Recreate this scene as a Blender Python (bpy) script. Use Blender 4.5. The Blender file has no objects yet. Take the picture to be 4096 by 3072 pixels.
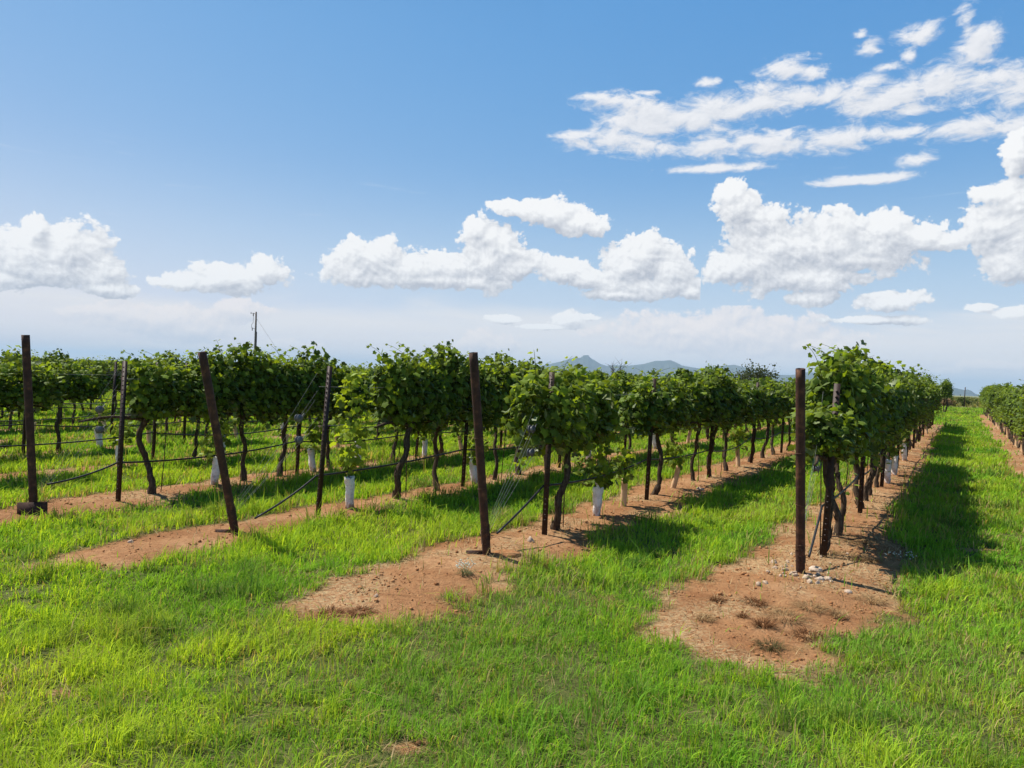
import bpy, bmesh, math, random
import numpy as np
from mathutils import Matrix, Vector

SC = bpy.context.scene
C = SC.collection
rng = np.random.default_rng(7)
random.seed(7)

# ------------------------------------------------------------------ camera
EYE = 1.65
PITCH, ROLL = -0.01115, 0.0337
cam = bpy.data.cameras.new('camera')
cam.sensor_width = 36.0
cam.lens = 24.96
cam.clip_start = 0.05
cam.clip_end = 60000
cam_o = bpy.data.objects.new('camera', cam)
C.objects.link(cam_o)
c_, s_ = math.cos(ROLL), math.sin(ROLL)
R0 = Matrix(((c_, -s_, 0), (0, 0, -1), (s_, c_, 0)))       # columns: right, up, back
cam_o.matrix_world = Matrix.Translation((0, 0, EYE)) @ (Matrix.Rotation(PITCH, 3, 'X') @ R0).to_4x4()
SC.camera = cam_o

# ------------------------------------------------------------------ view + light
SC.view_settings.view_transform = 'Standard'
SC.view_settings.look = 'None'
SC.view_settings.gamma = 1.0
SC.view_settings.exposure = 0.85
SUN_DIR = Vector((-0.52, 0.20, 0.83)).normalized()
SUN_EL = math.asin(SUN_DIR.z)
SUN_AZ = math.atan2(SUN_DIR.x, SUN_DIR.y)
sun = bpy.data.lights.new('sun', 'SUN')
sun.energy = 4.0
sun.angle = math.radians(0.55)
sun.color = (1.0, 0.93, 0.82)
sun_o = bpy.data.objects.new('sun', sun)
C.objects.link(sun_o)
sun_o.rotation_euler = SUN_DIR.to_track_quat('Z', 'Y').to_euler()
SC.cycles.use_denoising = True
SC.cycles.max_bounces = 8
SC.cycles.diffuse_bounces = 2
SC.cycles.transmission_bounces = 4
SC.cycles.volume_bounces = 0

# cloud blobs on the sky: (azimuth, elevation, half width, half height) in degrees
CUMULUS = [(-34.12, 8.5, 0.82, 1.08), (-34.48, 7.1, 1.9, 1.54), (-32.14, 7.53, 2.28, 1.64), (-35.47, 6.52, 1.49, 1.67), (-32.63, 5.93, 3.44, 0.94), (-30.2, 6.66, 1.26, 1.13), (-35.93, 5.27, 2.2, 0.6), (-29.88, 5.09, 1.74, 0.49), (-21.77, 6.62, 2.26, 0.94), (-19.49, 7.14, 1.33, 1.13), (-24.9, 5.95, 1.84, 0.58), (-23.35, 6.15, 1.89, 0.58), (-26.42, 5.95, 0.84, 0.3), (-11.58, 8.77, 2.15, 1.54), (-12.62, 7.63, 2.31, 0.95), (-8.67, 8.22, 3.29, 1.33), (-5.0, 8.59, 2.97, 1.27), (-2.42, 9.25, 2.24, 1.87), (-3.07, 11.66, 0.97, 0.9), (-2.04, 10.99, 1.04, 0.97), (-0.96, 10.02, 1.49, 1.68), (-0.16, 8.6, 1.87, 1.27), (-6.81, 7.42, 6.63, 0.59), (0.42, 13.28, 2.24, 0.67), (2.66, 12.92, 2.42, 1.04), (5.1, 12.25, 1.93, 0.82), (-1.08, 13.48, 1.31, 0.34), (6.4, 11.91, 0.92, 0.63), (3.94, 8.53, 2.04, 0.97), (5.8, 8.03, 1.85, 0.85), (10.13, 9.8, 2.24, 1.62), (8.71, 8.79, 2.19, 1.4), (11.95, 8.99, 1.79, 1.46), (10.58, 7.37, 3.97, 0.88), (8.42, 6.8, 2.92, 0.44), (13.79, 7.04, 0.7, 0.51), (16.64, 14.33, 0.93, 0.97), (17.37, 12.96, 1.53, 1.43), (18.75, 12.17, 1.67, 1.34), (20.13, 10.44, 3.29, 2.03), (18.86, 9.1, 3.68, 1.7), (23.35, 10.32, 2.83, 2.13), (24.85, 11.56, 1.38, 1.29), (27.01, 9.99, 2.37, 1.66), (27.26, 11.26, 1.18, 1.13), (22.17, 8.02, 3.52, 0.93), (25.85, 9.17, 3.33, 0.74), (16.85, 8.79, 1.71, 1.07), (29.87, 10.46, 1.69, 0.91), (31.26, 10.15, 1.37, 0.57), (33.86, 10.92, 1.7, 1.49), (35.09, 11.98, 1.0, 1.83), (34.29, 13.18, 1.78, 0.68), (34.85, 15.17, 0.75, 1.47), (35.09, 8.39, 1.7, 1.04), (35.75, 10.75, 1.48, 2.43), (22.38, 6.45, 1.76, 0.52), (27.88, 6.17, 1.9, 0.66), (27.05, 4.87, 2.96, 0.3), (33.27, 5.7, 0.91, 0.25), (35.07, 5.29, 1.0, 0.4), (4.44, 4.7, 1.23, 0.63), (6.1, 4.92, 0.92, 0.26), (-0.77, 4.53, 1.31, 0.3), (2.6, 4.05, 2.24, 0.19)]
WISPS = [(4.48, 18.83, 1.34, 0.34), (7.62, 18.5, 2.94, 0.74), (10.54, 17.92, 3.61, 0.62), (14.78, 17.9, 4.19, 0.61), (17.86, 17.96, 2.71, 0.5), (6.04, 21.43, 1.48, 0.3), (8.06, 21.15, 2.56, 0.52), (10.8, 20.38, 2.52, 0.88), (9.77, 19.25, 2.9, 1.03), (12.96, 19.82, 3.19, 1.02), (16.07, 20.29, 3.1, 1.01), (18.76, 20.56, 2.68, 0.92), (21.69, 20.6, 2.26, 0.66), (24.2, 20.48, 1.86, 0.68), (26.65, 19.51, 2.09, 0.5), (28.42, 18.93, 1.73, 0.39), (28.22, 20.26, 1.89, 0.79), (30.61, 20.27, 2.21, 1.03), (33.01, 20.15, 2.1, 1.0), (35.06, 19.43, 1.5, 1.04), (23.7, 17.6, 2.82, 0.82), (25.83, 17.75, 2.12, 0.61), (20.85, 17.34, 2.61, 0.63), (27.89, 17.67, 1.75, 0.4), (32.33, 17.47, 2.13, 0.57), (34.65, 17.17, 1.52, 0.61), (19.99, 22.63, 1.72, 0.56), (22.1, 22.11, 1.03, 0.45), (28.95, 23.5, 1.2, 0.59), (32.46, 22.25, 1.12, 1.13), (31.82, 23.52, 0.54, 0.89), (25.91, 23.24, 0.66, 0.47), (25.27, 24.08, 0.37, 0.24), (25.99, 21.14, 1.21, 0.47), (27.0, 21.86, 0.89, 0.27), (15.89, 16.18, 3.28, 0.25), (25.94, 14.73, 2.87, 0.27), (29.25, 15.72, 0.85, 0.36), (14.61, 22.15, 0.84, 0.25), (10.03, 21.68, 1.09, 0.18), (28.43, 22.3, 0.4, 0.3)]
LOWCLOUD = [(-26.95, 3.2, 3.27, 0.8), (-24.51, 2.61, 2.17, 0.82), (-21.05, 4.09, 1.46, 0.59), (-26.9, 1.27, 2.08, 0.3), (-23.54, 1.3, 1.88, 0.38), (-31.17, 1.0, 1.23, 0.22), (-1.82, 2.45, 1.68, 0.82), (16.0, 3.84, 5.87, 1.22), (22.98, 3.07, 1.9, 0.69), (13.2, 3.98, 2.83, 0.51), (-17.66, 1.71, 2.04, 0.36), (33.67, 1.77, 1.29, 0.25), (31.83, 1.41, 1.08, 0.19)]


class NT:
    """tiny helper to wire nodes"""
    def __init__(self, tree):
        self.t = tree
        self.n = tree.nodes
        self.l = tree.links

    def node(self, kind, **kw):
        n = self.n.new(kind)
        for k, v in kw.items():
            setattr(n, k, v)
        return n

    def put(self, sock, v):
        if isinstance(v, bpy.types.NodeSocket):
            self.l.new(v, sock)
        elif v is not None:
            if hasattr(sock.default_value, '__len__') and not hasattr(v, '__len__'):
                v = [v] * len(sock.default_value)
            if hasattr(sock.default_value, '__len__') and len(sock.default_value) == 4 and len(v) == 3:
                v = (*v, 1)
            sock.default_value = v

    def math(self, op, a, b=None, c=None, clamp=False):
        n = self.node('ShaderNodeMath', operation=op, use_clamp=clamp)
        for s, v in zip(n.inputs, (a, b, c)):
            self.put(s, v)
        return n.outputs[0]

    def vec(self, op, a, b=None, c=None):
        n = self.node('ShaderNodeVectorMath', operation=op)
        for s, v in zip(n.inputs, (a, b, c)):
            self.put(s, v)
        return n.outputs['Value' if op in ('LENGTH', 'DOT_PRODUCT') else 'Vector']

    def smooth(self, x, lo, hi, a=0.0, b=1.0):
        n = self.node('ShaderNodeMapRange', interpolation_type='SMOOTHSTEP')
        for s, v in zip(n.inputs, (x, lo, hi, a, b)):
            self.put(s, v)
        return n.outputs[0]

    def mix(self, f, a, b, blend='MIX'):
        n = self.node('ShaderNodeMix', data_type='RGBA', blend_type=blend)
        self.put(n.inputs[0], f)
        self.put(n.inputs[6], a)
        self.put(n.inputs[7], b)
        return n.outputs[2]

    def noise(self, vec, scale, detail=4, rough=0.55, dist=0.0, dim='3D'):
        n = self.node('ShaderNodeTexNoise', noise_dimensions=dim)
        self.put(n.inputs['Vector'], vec)
        n.inputs['Scale'].default_value = scale
        n.inputs['Detail'].default_value = detail
        n.inputs['Roughness'].default_value = rough
        n.inputs['Distortion'].default_value = dist
        return n.outputs[0]

    def voro(self, vec, scale, detail=2, rough=0.5):
        n = self.node('ShaderNodeTexVoronoi', feature='F1', voronoi_dimensions='2D')
        self.put(n.inputs['Vector'], vec)
        n.inputs['Scale'].default_value = scale
        n.inputs['Detail'].default_value = detail
        n.inputs['Roughness'].default_value = rough
        n.normalize = True
        return n.outputs['Distance']

    def ramp(self, f, stops):
        n = self.node('ShaderNodeValToRGB')
        cr = n.color_ramp
        while len(cr.elements) < len(stops):
            cr.elements.new(0.5)
        for e, (p, col) in zip(cr.elements, stops):
            e.position = p
            e.color = (*col, 1) if len(col) == 3 else col
        self.put(n.inputs[0], f)
        return n.outputs[0]


def blob_group(name, blobs, lumps=True, grow=1.0):
    """node group: sky position (degrees) -> cloud density (positive inside)"""
    g = bpy.data.node_groups.new(name, 'ShaderNodeTree')
    g.interface.new_socket('P', in_out='INPUT', socket_type='NodeSocketVector')
    g.interface.new_socket('D', in_out='OUTPUT', socket_type='NodeSocketFloat')
    N = NT(g)
    gi = N.node('NodeGroupInput')
    go = N.node('NodeGroupOutput')
    p = gi.outputs[0]
    if lumps:
        w = N.vec('MULTIPLY_ADD', p, (1, 1.15, 0), (3.1, 7.7, 0.37))
        n0 = N.noise(w, 0.40, 6, 0.62, 0.5, '2D')
        v1 = N.voro(w, 0.62, 2.0, 0.6)
        v2 = N.voro(w, 2.3, 2.6, 0.6)
        t = N.math('MULTIPLY_ADD', n0, 1.7, -0.76)
        t = N.math('ADD', t, N.math('MULTIPLY_ADD', v1, -1.15, 0.50))
        t = N.math('ADD', t, N.math('MULTIPLY_ADD', v2, -0.62, 0.26))
    else:
        w = N.vec('MULTIPLY', p, (0.42, 0.9, 1.0))
        n0 = N.noise(w, 0.7, 8, 0.64, 0.45, '2D')
        n1 = N.noise(w, 2.6, 5, 0.65, 0.6, '2D')
        t = N.math('MULTIPLY_ADD', n0, 2.7, -1.15)
        t = N.math('ADD', t, N.math('MULTIPLY_ADD', n1, 1.1, -0.50))
    d = None
    for (a, e, ra, re) in blobs:
        ra, re = ra * grow, re * grow
        v = N.vec('MULTIPLY_ADD', p, (1 / ra, 1 / re, 0), (-a / ra, -e / re, 0))
        L = N.vec('LENGTH', v)
        if d is None:
            d = L
        else:
            n = N.node('ShaderNodeMath', operation='SMOOTH_MIN')
            N.put(n.inputs[0], d)
            N.put(n.inputs[1], L)
            n.inputs[2].default_value = 0.25
            d = n.outputs[0]
    inside = N.math('SUBTRACT', 1.0, d)
    inside = N.math('MAXIMUM', inside, -3.0)
    N.put(go.inputs[0], N.math('ADD', inside, t))
    return g


def build_world():
    wd = bpy.data.worlds.new('World')
    SC.world = wd
    wd.use_nodes = True
    t = wd.node_tree
    t.nodes.clear()
    N = NT(t)
    out = N.node('ShaderNodeOutputWorld')
    ST = 0.075
    sky = N.node('ShaderNodeTexSky', sky_type='NISHITA', sun_disc=False)
    sky.sun_elevation = SUN_EL
    sky.sun_rotation = SUN_AZ
    sky.altitude = 1300
    sky.air_density = 1.0
    sky.dust_density = 0.5
    sky.ozone_density = 1.6
    co = N.node('ShaderNodeTexCoord').outputs['Generated']
    sp = N.node('ShaderNodeSeparateXYZ')
    N.put(sp.inputs[0], co)
    az = N.math('MULTIPLY', N.math('ARCTAN2', sp.outputs[0], sp.outputs[1]), 180 / math.pi)
    el = N.math('MULTIPLY', N.math('ARCSINE', sp.outputs[2]), 180 / math.pi)
    cb = N.node('ShaderNodeCombineXYZ')
    N.put(cb.inputs[0], az)
    N.put(cb.inputs[1], el)
    P = cb.outputs[0]
    K = 1 / ST / (2 ** SC.view_settings.exposure)          # radiance of a pixel value of 1

    def col(r, g, b):
        return (r * K, g * K, b * K)
    # colour response of the clear sky, per channel
    sx = N.node('ShaderNodeSeparateColor')
    N.put(sx.inputs[0], sky.outputs[0])
    cc = N.node('ShaderNodeCombineColor')
    for q, (pre, amp, gam) in enumerate(((0.161, 1.20, 1.43), (0.170, 0.670, 0.64), (0.164, 0.800, 0.28))):
        N.put(cc.inputs[q], N.math('MULTIPLY', N.math('POWER', N.math('MULTIPLY', sx.outputs[q], pre), gam), amp * K))
    clear = cc.outputs[0]
    # thin bright veil towards the horizon
    veil_n = N.noise(N.vec('MULTIPLY', P, (0.05, 0.30, 1)), 1.0, 5, 0.55, 0.6)
    top = N.math('MULTIPLY_ADD', veil_n, 7.0, 2.6)
    veil = N.smooth(el, top, N.math('SUBTRACT', top, 2.2))
    veil = N.math('MULTIPLY', veil, N.math('MULTIPLY_ADD', N.noise(N.vec('MULTIPLY', P, (0.06, 0.8, 1)), 0.9, 5, 0.6), 1.0, 0.22), clamp=True)
    low = N.smooth(el, 17.0, 0.0, 0.0, 0.68)
    base = N.mix(low, clear, col(0.58, 0.78, 0.89))
    st = N.noise(N.vec('MULTIPLY', P, (0.12, 1.3, 1)), 1.0, 6, 0.6, 0.3)
    stm = N.math('MULTIPLY', N.smooth(st, 0.60, 0.78), N.math('MULTIPLY', N.smooth(el, 16.5, 14.0), N.smooth(el, 9.0, 12.5)))
    base = N.mix(N.math('MULTIPLY', stm, 0.30), base, col(0.85, 0.88, 0.93))
    hazy = N.mix(veil, base, col(0.93, 0.90, 0.88))

    def layer(base, grp, off, off2, edge, lit, shade, g1, g2, bias, opacity):
        a = N.node('ShaderNodeGroup', node_tree=grp)
        N.put(a.inputs[0], P)
        b = N.node('ShaderNodeGroup', node_tree=grp)
        N.put(b.inputs[0], N.vec('ADD', P, off))
        al = N.math('MULTIPLY', N.smooth(a.outputs[0], 0.0, edge), opacity)
        L = N.math('MULTIPLY_ADD', N.math('SUBTRACT', a.outputs[0], b.outputs[0]), g1, bias)
        if off2:
            c = N.node('ShaderNodeGroup', node_tree=grp)
            N.put(c.inputs[0], N.vec('ADD', P, off2))
            L = N.math('MULTIPLY_ADD', N.math('SUBTRACT', a.outputs[0], c.outputs[0]), g2, L)
        L = N.math('ADD', L, 0.0, clamp=True)
        return N.mix(al, base, N.mix(L, col(*shade), col(*lit)))
    CUT = 14.6
    cl = blob_group('cumulus_shape_west', [c for c in CUMULUS if c[0] < CUT])
    cr = blob_group('cumulus_shape_east', [c for c in CUMULUS if c[0] >= CUT])
    ws = blob_group('wisp_shape', WISPS, lumps=False, grow=1.30)
    lw = blob_group('low_cloud_shape', LOWCLOUD, grow=1.35)

    def f_low(b):
        return layer(b, lw, (-0.25, 0.45, 0), None, 0.35, (1.0, 0.93, 0.90), (0.70, 0.72, 0.79), 0.8, 0, 0.56, 0.85)

    def f_wisp(b):
        return layer(b, ws, (-0.35, 0.55, 0), None, 1.05, (0.92, 0.92, 0.94), (0.60, 0.64, 0.72), 0.38, 0, 0.68, 0.96)

    def f_cum(g):
        return lambda b: layer(b, g, (-0.16, 0.30, 0), (-0.5, 1.25, 0), 0.24, (0.99, 0.99, 0.99), (0.52, 0.55, 0.62), 0.60, 0.42, 0.55, 1.0)

    def between(x, lo, hi):
        return N.math('MULTIPLY', N.math('GREATER_THAN', x, lo), N.math('LESS_THAN', x, hi))

    def bgn(c):
        b = N.node('ShaderNodeBackground')
        b.inputs['Strength'].default_value = ST
        N.put(b.inputs['Color'], c)
        return b.outputs[0]
    # rest of the sky dome: plain sky with loose scattered cloud
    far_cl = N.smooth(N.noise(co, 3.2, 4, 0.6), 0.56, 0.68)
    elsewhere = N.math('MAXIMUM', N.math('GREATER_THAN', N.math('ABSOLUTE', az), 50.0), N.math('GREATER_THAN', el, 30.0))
    high = N.smooth(el, 24.0, 60.0, 1.0, 0.45)                 # zenith darker than the horizon, dimmed so shaded vine sides get less fill
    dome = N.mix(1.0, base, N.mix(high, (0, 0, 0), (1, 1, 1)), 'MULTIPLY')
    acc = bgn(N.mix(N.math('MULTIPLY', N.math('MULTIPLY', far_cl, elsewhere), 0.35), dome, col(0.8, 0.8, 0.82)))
    west = between(az, -50, CUT)
    east = between(az, CUT - 1e-4, 50)
    cells = [(between(az, 1.5, CUT), between(el, 15.2, 30), base, [f_wisp]),
             (west, between(el, 6.0, 15.2001), hazy, [f_cum(cl)]),
             (west, between(el, -4, 6.0001), hazy, [f_low, f_cum(cl)]),
             (east, between(el, 17.3, 30), base, [f_wisp]),
             (east, between(el, 13.4, 17.3001), base, [f_wisp, f_cum(cr)]),
             (east, between(el, 6.0, 13.4001), hazy, [f_cum(cr)]),
             (east, between(el, -4, 6.0001), hazy, [f_low, f_cum(cr)])]
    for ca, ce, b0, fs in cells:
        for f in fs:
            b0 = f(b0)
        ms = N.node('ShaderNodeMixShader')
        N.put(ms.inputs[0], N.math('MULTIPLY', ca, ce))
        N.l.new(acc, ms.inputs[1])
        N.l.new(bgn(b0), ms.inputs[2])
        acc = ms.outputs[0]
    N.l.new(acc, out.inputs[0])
    wd.cycles.sampling_method = 'MANUAL'
    wd.cycles.sample_map_resolution = 128


build_world()

# ------------------------------------------------------------------ site frame
AZ = 0.5637                                            # heading of the rows, clockwise from +Y
NX, NY = math.cos(AZ), -math.sin(AZ)                   # across the rows, to the right
TX, TY = math.sin(AZ), math.cos(AZ)                    # along the rows, away
ROW_ROT = math.atan2(TY, TX)
ROW_N = {-1: 1.52, 0: -1.13, 1: -3.66, 2: -6.13, 3: -8.68, 4: -11.3, 5: -13.7, 6: -16.2, 7: -18.7, 8: -21.2, 9: -23.7}
ROW_START = {-1: 9.0, 0: 6.70, 1: 5.38, 2: 4.51, 3: 3.72, 4: 2.8, 5: 1.9, 6: 1.0, 7: 0.1, 8: -0.8, 9: -1.7}
ROW_END = {-1: 62.0, 0: 39.6, 1: 41.0, 2: 41.5, 3: 42, 4: 42.5, 5: 43, 6: 43.5, 7: 44, 8: 44.5, 9: 45}


def row_n(k, t):
    if k == 3:
        return float(np.interp(t, [3.7, 4.6, 5.6, 9, 12], [-8.39, -8.51, -8.68, -8.78, -8.84]))
    if k == 2:
        return float(np.interp(t, [4.5, 8, 12], [-6.03, -6.15, -6.2]))
    if k == 1:
        return float(np.interp(t, [5.4, 7, 10], [-3.61, -3.67, -3.69]))
    return ROW_N[k]


def W(n, t):
    return (n * NX + t * TX, n * NY + t * TY)


def rowpos(k, t, dn=0.0):
    return W(row_n(k, t) + dn, t)


def hash2(ix, iy, seed):
    h = (ix.astype(np.int64) * 374761393 + iy.astype(np.int64) * 668265263 + seed * 1274126177) & 0xFFFFFFFF
    h = ((h ^ (h >> 13)) * 1274126177) & 0xFFFFFFFF
    h = h ^ (h >> 16)
    return (h & 0xFFFF) / 65535.0


def vnoise(x, y, seed=0):
    x = np.asarray(x, float)
    y = np.asarray(y, float)
    ix = np.floor(x).astype(np.int64)
    iy = np.floor(y).astype(np.int64)
    fx = x - ix
    fy = y - iy
    fx = fx * fx * (3 - 2 * fx)
    fy = fy * fy * (3 - 2 * fy)
    a = hash2(ix, iy, seed)
    b = hash2(ix + 1, iy, seed)
    c = hash2(ix, iy + 1, seed)
    d = hash2(ix + 1, iy + 1, seed)
    return (a + (b - a) * fx) * (1 - fy) + (c + (d - c) * fx) * fy


def fbm(x, y, seed=0, octv=4):
    s = 0
    a = 0.5
    tot = 0
    for o in range(octv):
        s = s + a * vnoise(x * 2 ** o, y * 2 ** o, seed + o * 17)
        tot += a
        a *= 0.5
    return s / tot


def nt_of(x, y):
    return x * NX + y * NY, x * TX + y * TY


def sstep(x, lo, hi):
    u = np.clip((x - lo) / (hi - lo), 0, 1)
    return u * u * (3 - 2 * u)


ROW_KEYS = [-1, 0, 1, 2, 3, 4, 5, 6, 7, 8, 9]
PATCHES = [(-2.25, 3.61, .07, .04), (-0.42, 3.21, .06, .05), (4.95, 7.55, .25, .09)]


def soil_mask(x, y):
    """1 on bare soil, 0 under grass"""
    n, t = nt_of(x, y)
    wob = (fbm(x * 1.3, y * 1.3, 3, 4) - 0.5) * 0.62 + (fbm(x * 4, y * 4, 5, 3) - 0.5) * 0.36 + (vnoise(x * 15, y * 15, 6) - 0.5) * 0.16
    m = np.full(np.shape(x), -1.0)
    for k in ROW_KEYS:
        base = ROW_N[k]
        if k == 3:
            base = np.interp(t, [3.7, 4.6, 5.6, 9, 12], [-8.39, -8.51, -8.68, -8.78, -8.84])
        dn = n - base
        hw = np.where(dn < 0, 0.56, 0.55)
        if k == 0:
            hw = np.where(dn < 0, 0.60 + 0.20 * sstep(t, 7.5, 5.2), 0.56 + 0.18 * sstep(t, 9.0, 7.0) * sstep(t, 4.6, 6.2))
        if k in (2, 3):
            hw = np.where(dn < 0, 0.48, 0.46 - 0.16 * sstep(t, 4.8, 6.5)) * (1 - 0.2 * sstep(t, 6, 9.0))
        if k >= 4:
            hw = np.where(dn < 0, 0.34, 0.16)
        ext = {0: 2.3, 1: 2.0, 2: 1.6, 3: 1.6}.get(k, 1.5)
        a0 = ROW_START[k] - ext
        dt = np.maximum(0, a0 + hw * 0.8 - t) + np.maximum(0, t - ROW_END[k] - 0.6)
        d = np.sqrt(dn ** 2 + dt ** 2)
        m = np.maximum(m, (hw - d))
    # lone vine plot far down the lane
    m = np.maximum(m, 0.9 - np.sqrt((n + 1.0) ** 2 + (t - 62.9) ** 2 * 0.5))
    for (px, py, rx, ry) in PATCHES:
        m = np.maximum(m, (1 - np.sqrt(((x - px) / rx) ** 2 + ((y - py) / ry) ** 2)) * 0.5)
    return sstep(m + wob, -0.10, 0.12)


def ground_z(x, y):
    x = np.asarray(x, float)
    y = np.asarray(y, float)
    n, t = nt_of(x, y)
    z = np.full(np.shape(x), -0.045)
    for k in ROW_KEYS:
        dn = n - ROW_N[k]
        on = sstep(t, ROW_START[k] - 2.6, ROW_START[k] - 0.6) * sstep(t, ROW_END[k] + 2, ROW_END[k])
        z = z + 0.05 * np.exp(-(dn / 0.6) ** 2) * on
    d = np.sqrt(x * x + y * y)
    near = 1 - sstep(d, 60, 120)
    z = z + ((fbm(x * 0.7, y * 0.7, 11, 3) - 0.5) * 0.05 + (fbm(x * 4.5, y * 4.5, 23, 3) - 0.5) * 0.022) * near
    z = z - 0.0052 * np.maximum(0, d - 95)
    return z


def gz(x, y):
    return float(ground_z(np.array([x]), np.array([y]))[0])


# ------------------------------------------------------------------ object helpers
def tag(o, label=None, cat=None, group=None, kind=None):
    if label:
        o['label'] = label
    if cat:
        o['category'] = cat
    if group:
        o['group'] = group
    if kind:
        o['kind'] = kind
    return o


def empty(name, loc, rz=0.0):
    o = bpy.data.objects.new(name, None)
    o.empty_display_size = 0.1
    C.objects.link(o)
    o.location = loc
    o.rotation_euler = (0, 0, rz)
    return o


def mesh_np(name, V, F, mats, smooth=False, attrs=None):
    """F: list of (array of faces with equal corner count, material index)"""
    me = bpy.data.meshes.new(name)
    V = np.asarray(V, np.float32)
    me.vertices.add(len(V))
    me.vertices.foreach_set('co', V.ravel())
    idx = np.concatenate([np.asarray(f, np.int32).ravel() for f, _ in F])
    tot = np.concatenate([np.full(len(f), np.asarray(f).shape[1], np.int32) for f, _ in F])
    mi = np.concatenate([np.full(len(f), m, np.int32) for f, m in F])
    me.loops.add(len(idx))
    me.loops.foreach_set('vertex_index', idx)
    me.polygons.add(len(tot))
    st = np.concatenate([[0], np.cumsum(tot)[:-1]]).astype(np.int32)
    me.polygons.foreach_set('loop_start', st)
    me.polygons.foreach_set('loop_total', tot)
    me.polygons.foreach_set('material_index', mi)
    if smooth:
        me.polygons.foreach_set('use_smooth', np.ones(len(tot), bool))
    for m in (mats if isinstance(mats, (list, tuple)) else [mats]):
        me.materials.append(m)
    for an, av in (attrs or {}).items():
        av = np.asarray(av, np.float32)
        if av.ndim == 1:
            at = me.attributes.new(an, 'FLOAT', 'POINT')
            at.data.foreach_set('value', av)
        else:
            at = me.attributes.new(an, 'FLOAT_COLOR', 'POINT')
            rgba = np.ones((len(av), 4), np.float32)
            rgba[:, :3] = av
            at.data.foreach_set('color', rgba.ravel())
    me.update()
    me.validate()
    return me


def obj(name, me, parent=None, loc=None):
    o = bpy.data.objects.new(name, me)
    C.objects.link(o)
    if parent:
        o.parent = parent
    if loc is not None:
        o.location = loc
    return o


class MB:
    """collects pieces of one mesh"""
    def __init__(self):
        self.v = []
        self.q = []
        self.t = []
        self.n = 0

    def add(self, V, quads=None, tris=None):
        V = np.asarray(V, float)
        if quads is not None and len(quads):
            self.q.append(np.asarray(quads, int) + self.n)
        if tris is not None and len(tris):
            self.t.append(np.asarray(tris, int) + self.n)
        self.v.append(V)
        self.n += len(V)

    def tube(self, P, R, sides=8, caps=True, jitter=0.0, rg=None, inner=None):
        P = np.asarray(P, float)
        n = len(P)
        R = np.full(n, R, float) if np.isscalar(R) else np.asarray(R, float)
        T = np.gradient(P, axis=0)
        T /= np.linalg.norm(T, axis=1)[:, None] + 1e-12
        ref = np.array([0.0, 1.0, 0.0]) if abs(T[0][1]) < 0.9 else np.array([1.0, 0, 0])
        A = np.cross(T, ref)
        A /= np.linalg.norm(A, axis=1)[:, None] + 1e-12
        B = np.cross(T, A)
        th = np.linspace(0, 2 * np.pi, sides, endpoint=False)
        rr = R[:, None] * np.ones((n, sides))
        if jitter:
            rr = rr * (1 + jitter * (rg.random((n, sides)) - 0.5) * 2)
        V = P[:, None, :] + rr[..., None] * (np.cos(th)[None, :, None] * A[:, None, :] + np.sin(th)[None, :, None] * B[:, None, :])
        V = V.reshape(-1, 3)
        i = np.arange(n - 1)[:, None] * sides
        j = np.arange(sides)[None, :]
        j2 = (j + 1) % sides
        q = np.stack([i + j, i + j2, i + sides + j2, i + sides + j], -1).reshape(-1, 4)
        tr = []
        if caps:
            base = len(V)
            V = np.vstack([V, P[0], P[-1]])
            for a in range(sides):
                tr.append((base, (a + 1) % sides, a))
                tr.append((base + 1, (n - 1) * sides + a, (n - 1) * sides + (a + 1) % sides))
        self.add(V, q, tr)

    def box(self, lo, hi, M=None):
        lo = np.array(lo, float)
        hi = np.array(hi, float)
        V = np.array([[(lo, hi)[(i >> k) & 1][k] for k in range(3)] for i in range(8)])
        if M is not None:
            V = V @ np.array(M)[:3, :3].T + np.array(M)[:3, 3]
        self.add(V, [(0, 2, 3, 1), (4, 5, 7, 6), (0, 1, 5, 4), (2, 6, 7, 3), (0, 4, 6, 2), (1, 3, 7, 5)])

    def build(self, name, mat, smooth=True, attrs=None):
        F = []
        if self.q:
            F.append((np.concatenate(self.q), 0))
        if self.t:
            F.append((np.concatenate(self.t), 0))
        return mesh_np(name, np.concatenate(self.v), F, mat, smooth, attrs)


# ------------------------------------------------------------------ materials
def new_mat(name):
    m = bpy.data.materials.new(name)
    m.use_nodes = True
    m.node_tree.nodes.clear()
    N = NT(m.node_tree)
    out = N.node('ShaderNodeOutputMaterial')
    return m, N, out


def principled(N, out, color, rough=0.8, metal=0.0, bump=None, bump_d=0.01, spec=0.3):
    b = N.node('ShaderNodeBsdfPrincipled')
    N.put(b.inputs['Base Color'], color)
    N.put(b.inputs['Roughness'], rough)
    b.inputs['Metallic'].default_value = metal
    b.inputs['Specular IOR Level'].default_value = spec
    if bump is not None:
        bp = N.node('ShaderNodeBump')
        bp.inputs['Distance'].default_value = bump_d
        bp.inputs['Strength'].default_value = 1.0
        N.put(bp.inputs['Height'], bump)
        N.l.new(bp.outputs[0], b.inputs['Normal'])
    N.l.new(b.outputs[0], out.inputs[0])
    return b


def objco(N):
    return N.node('ShaderNodeTexCoord').outputs['Object']


def attr(N, name, out='Color'):
    n = N.node('ShaderNodeAttribute', attribute_name=name)
    return n.outputs[out]


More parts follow.
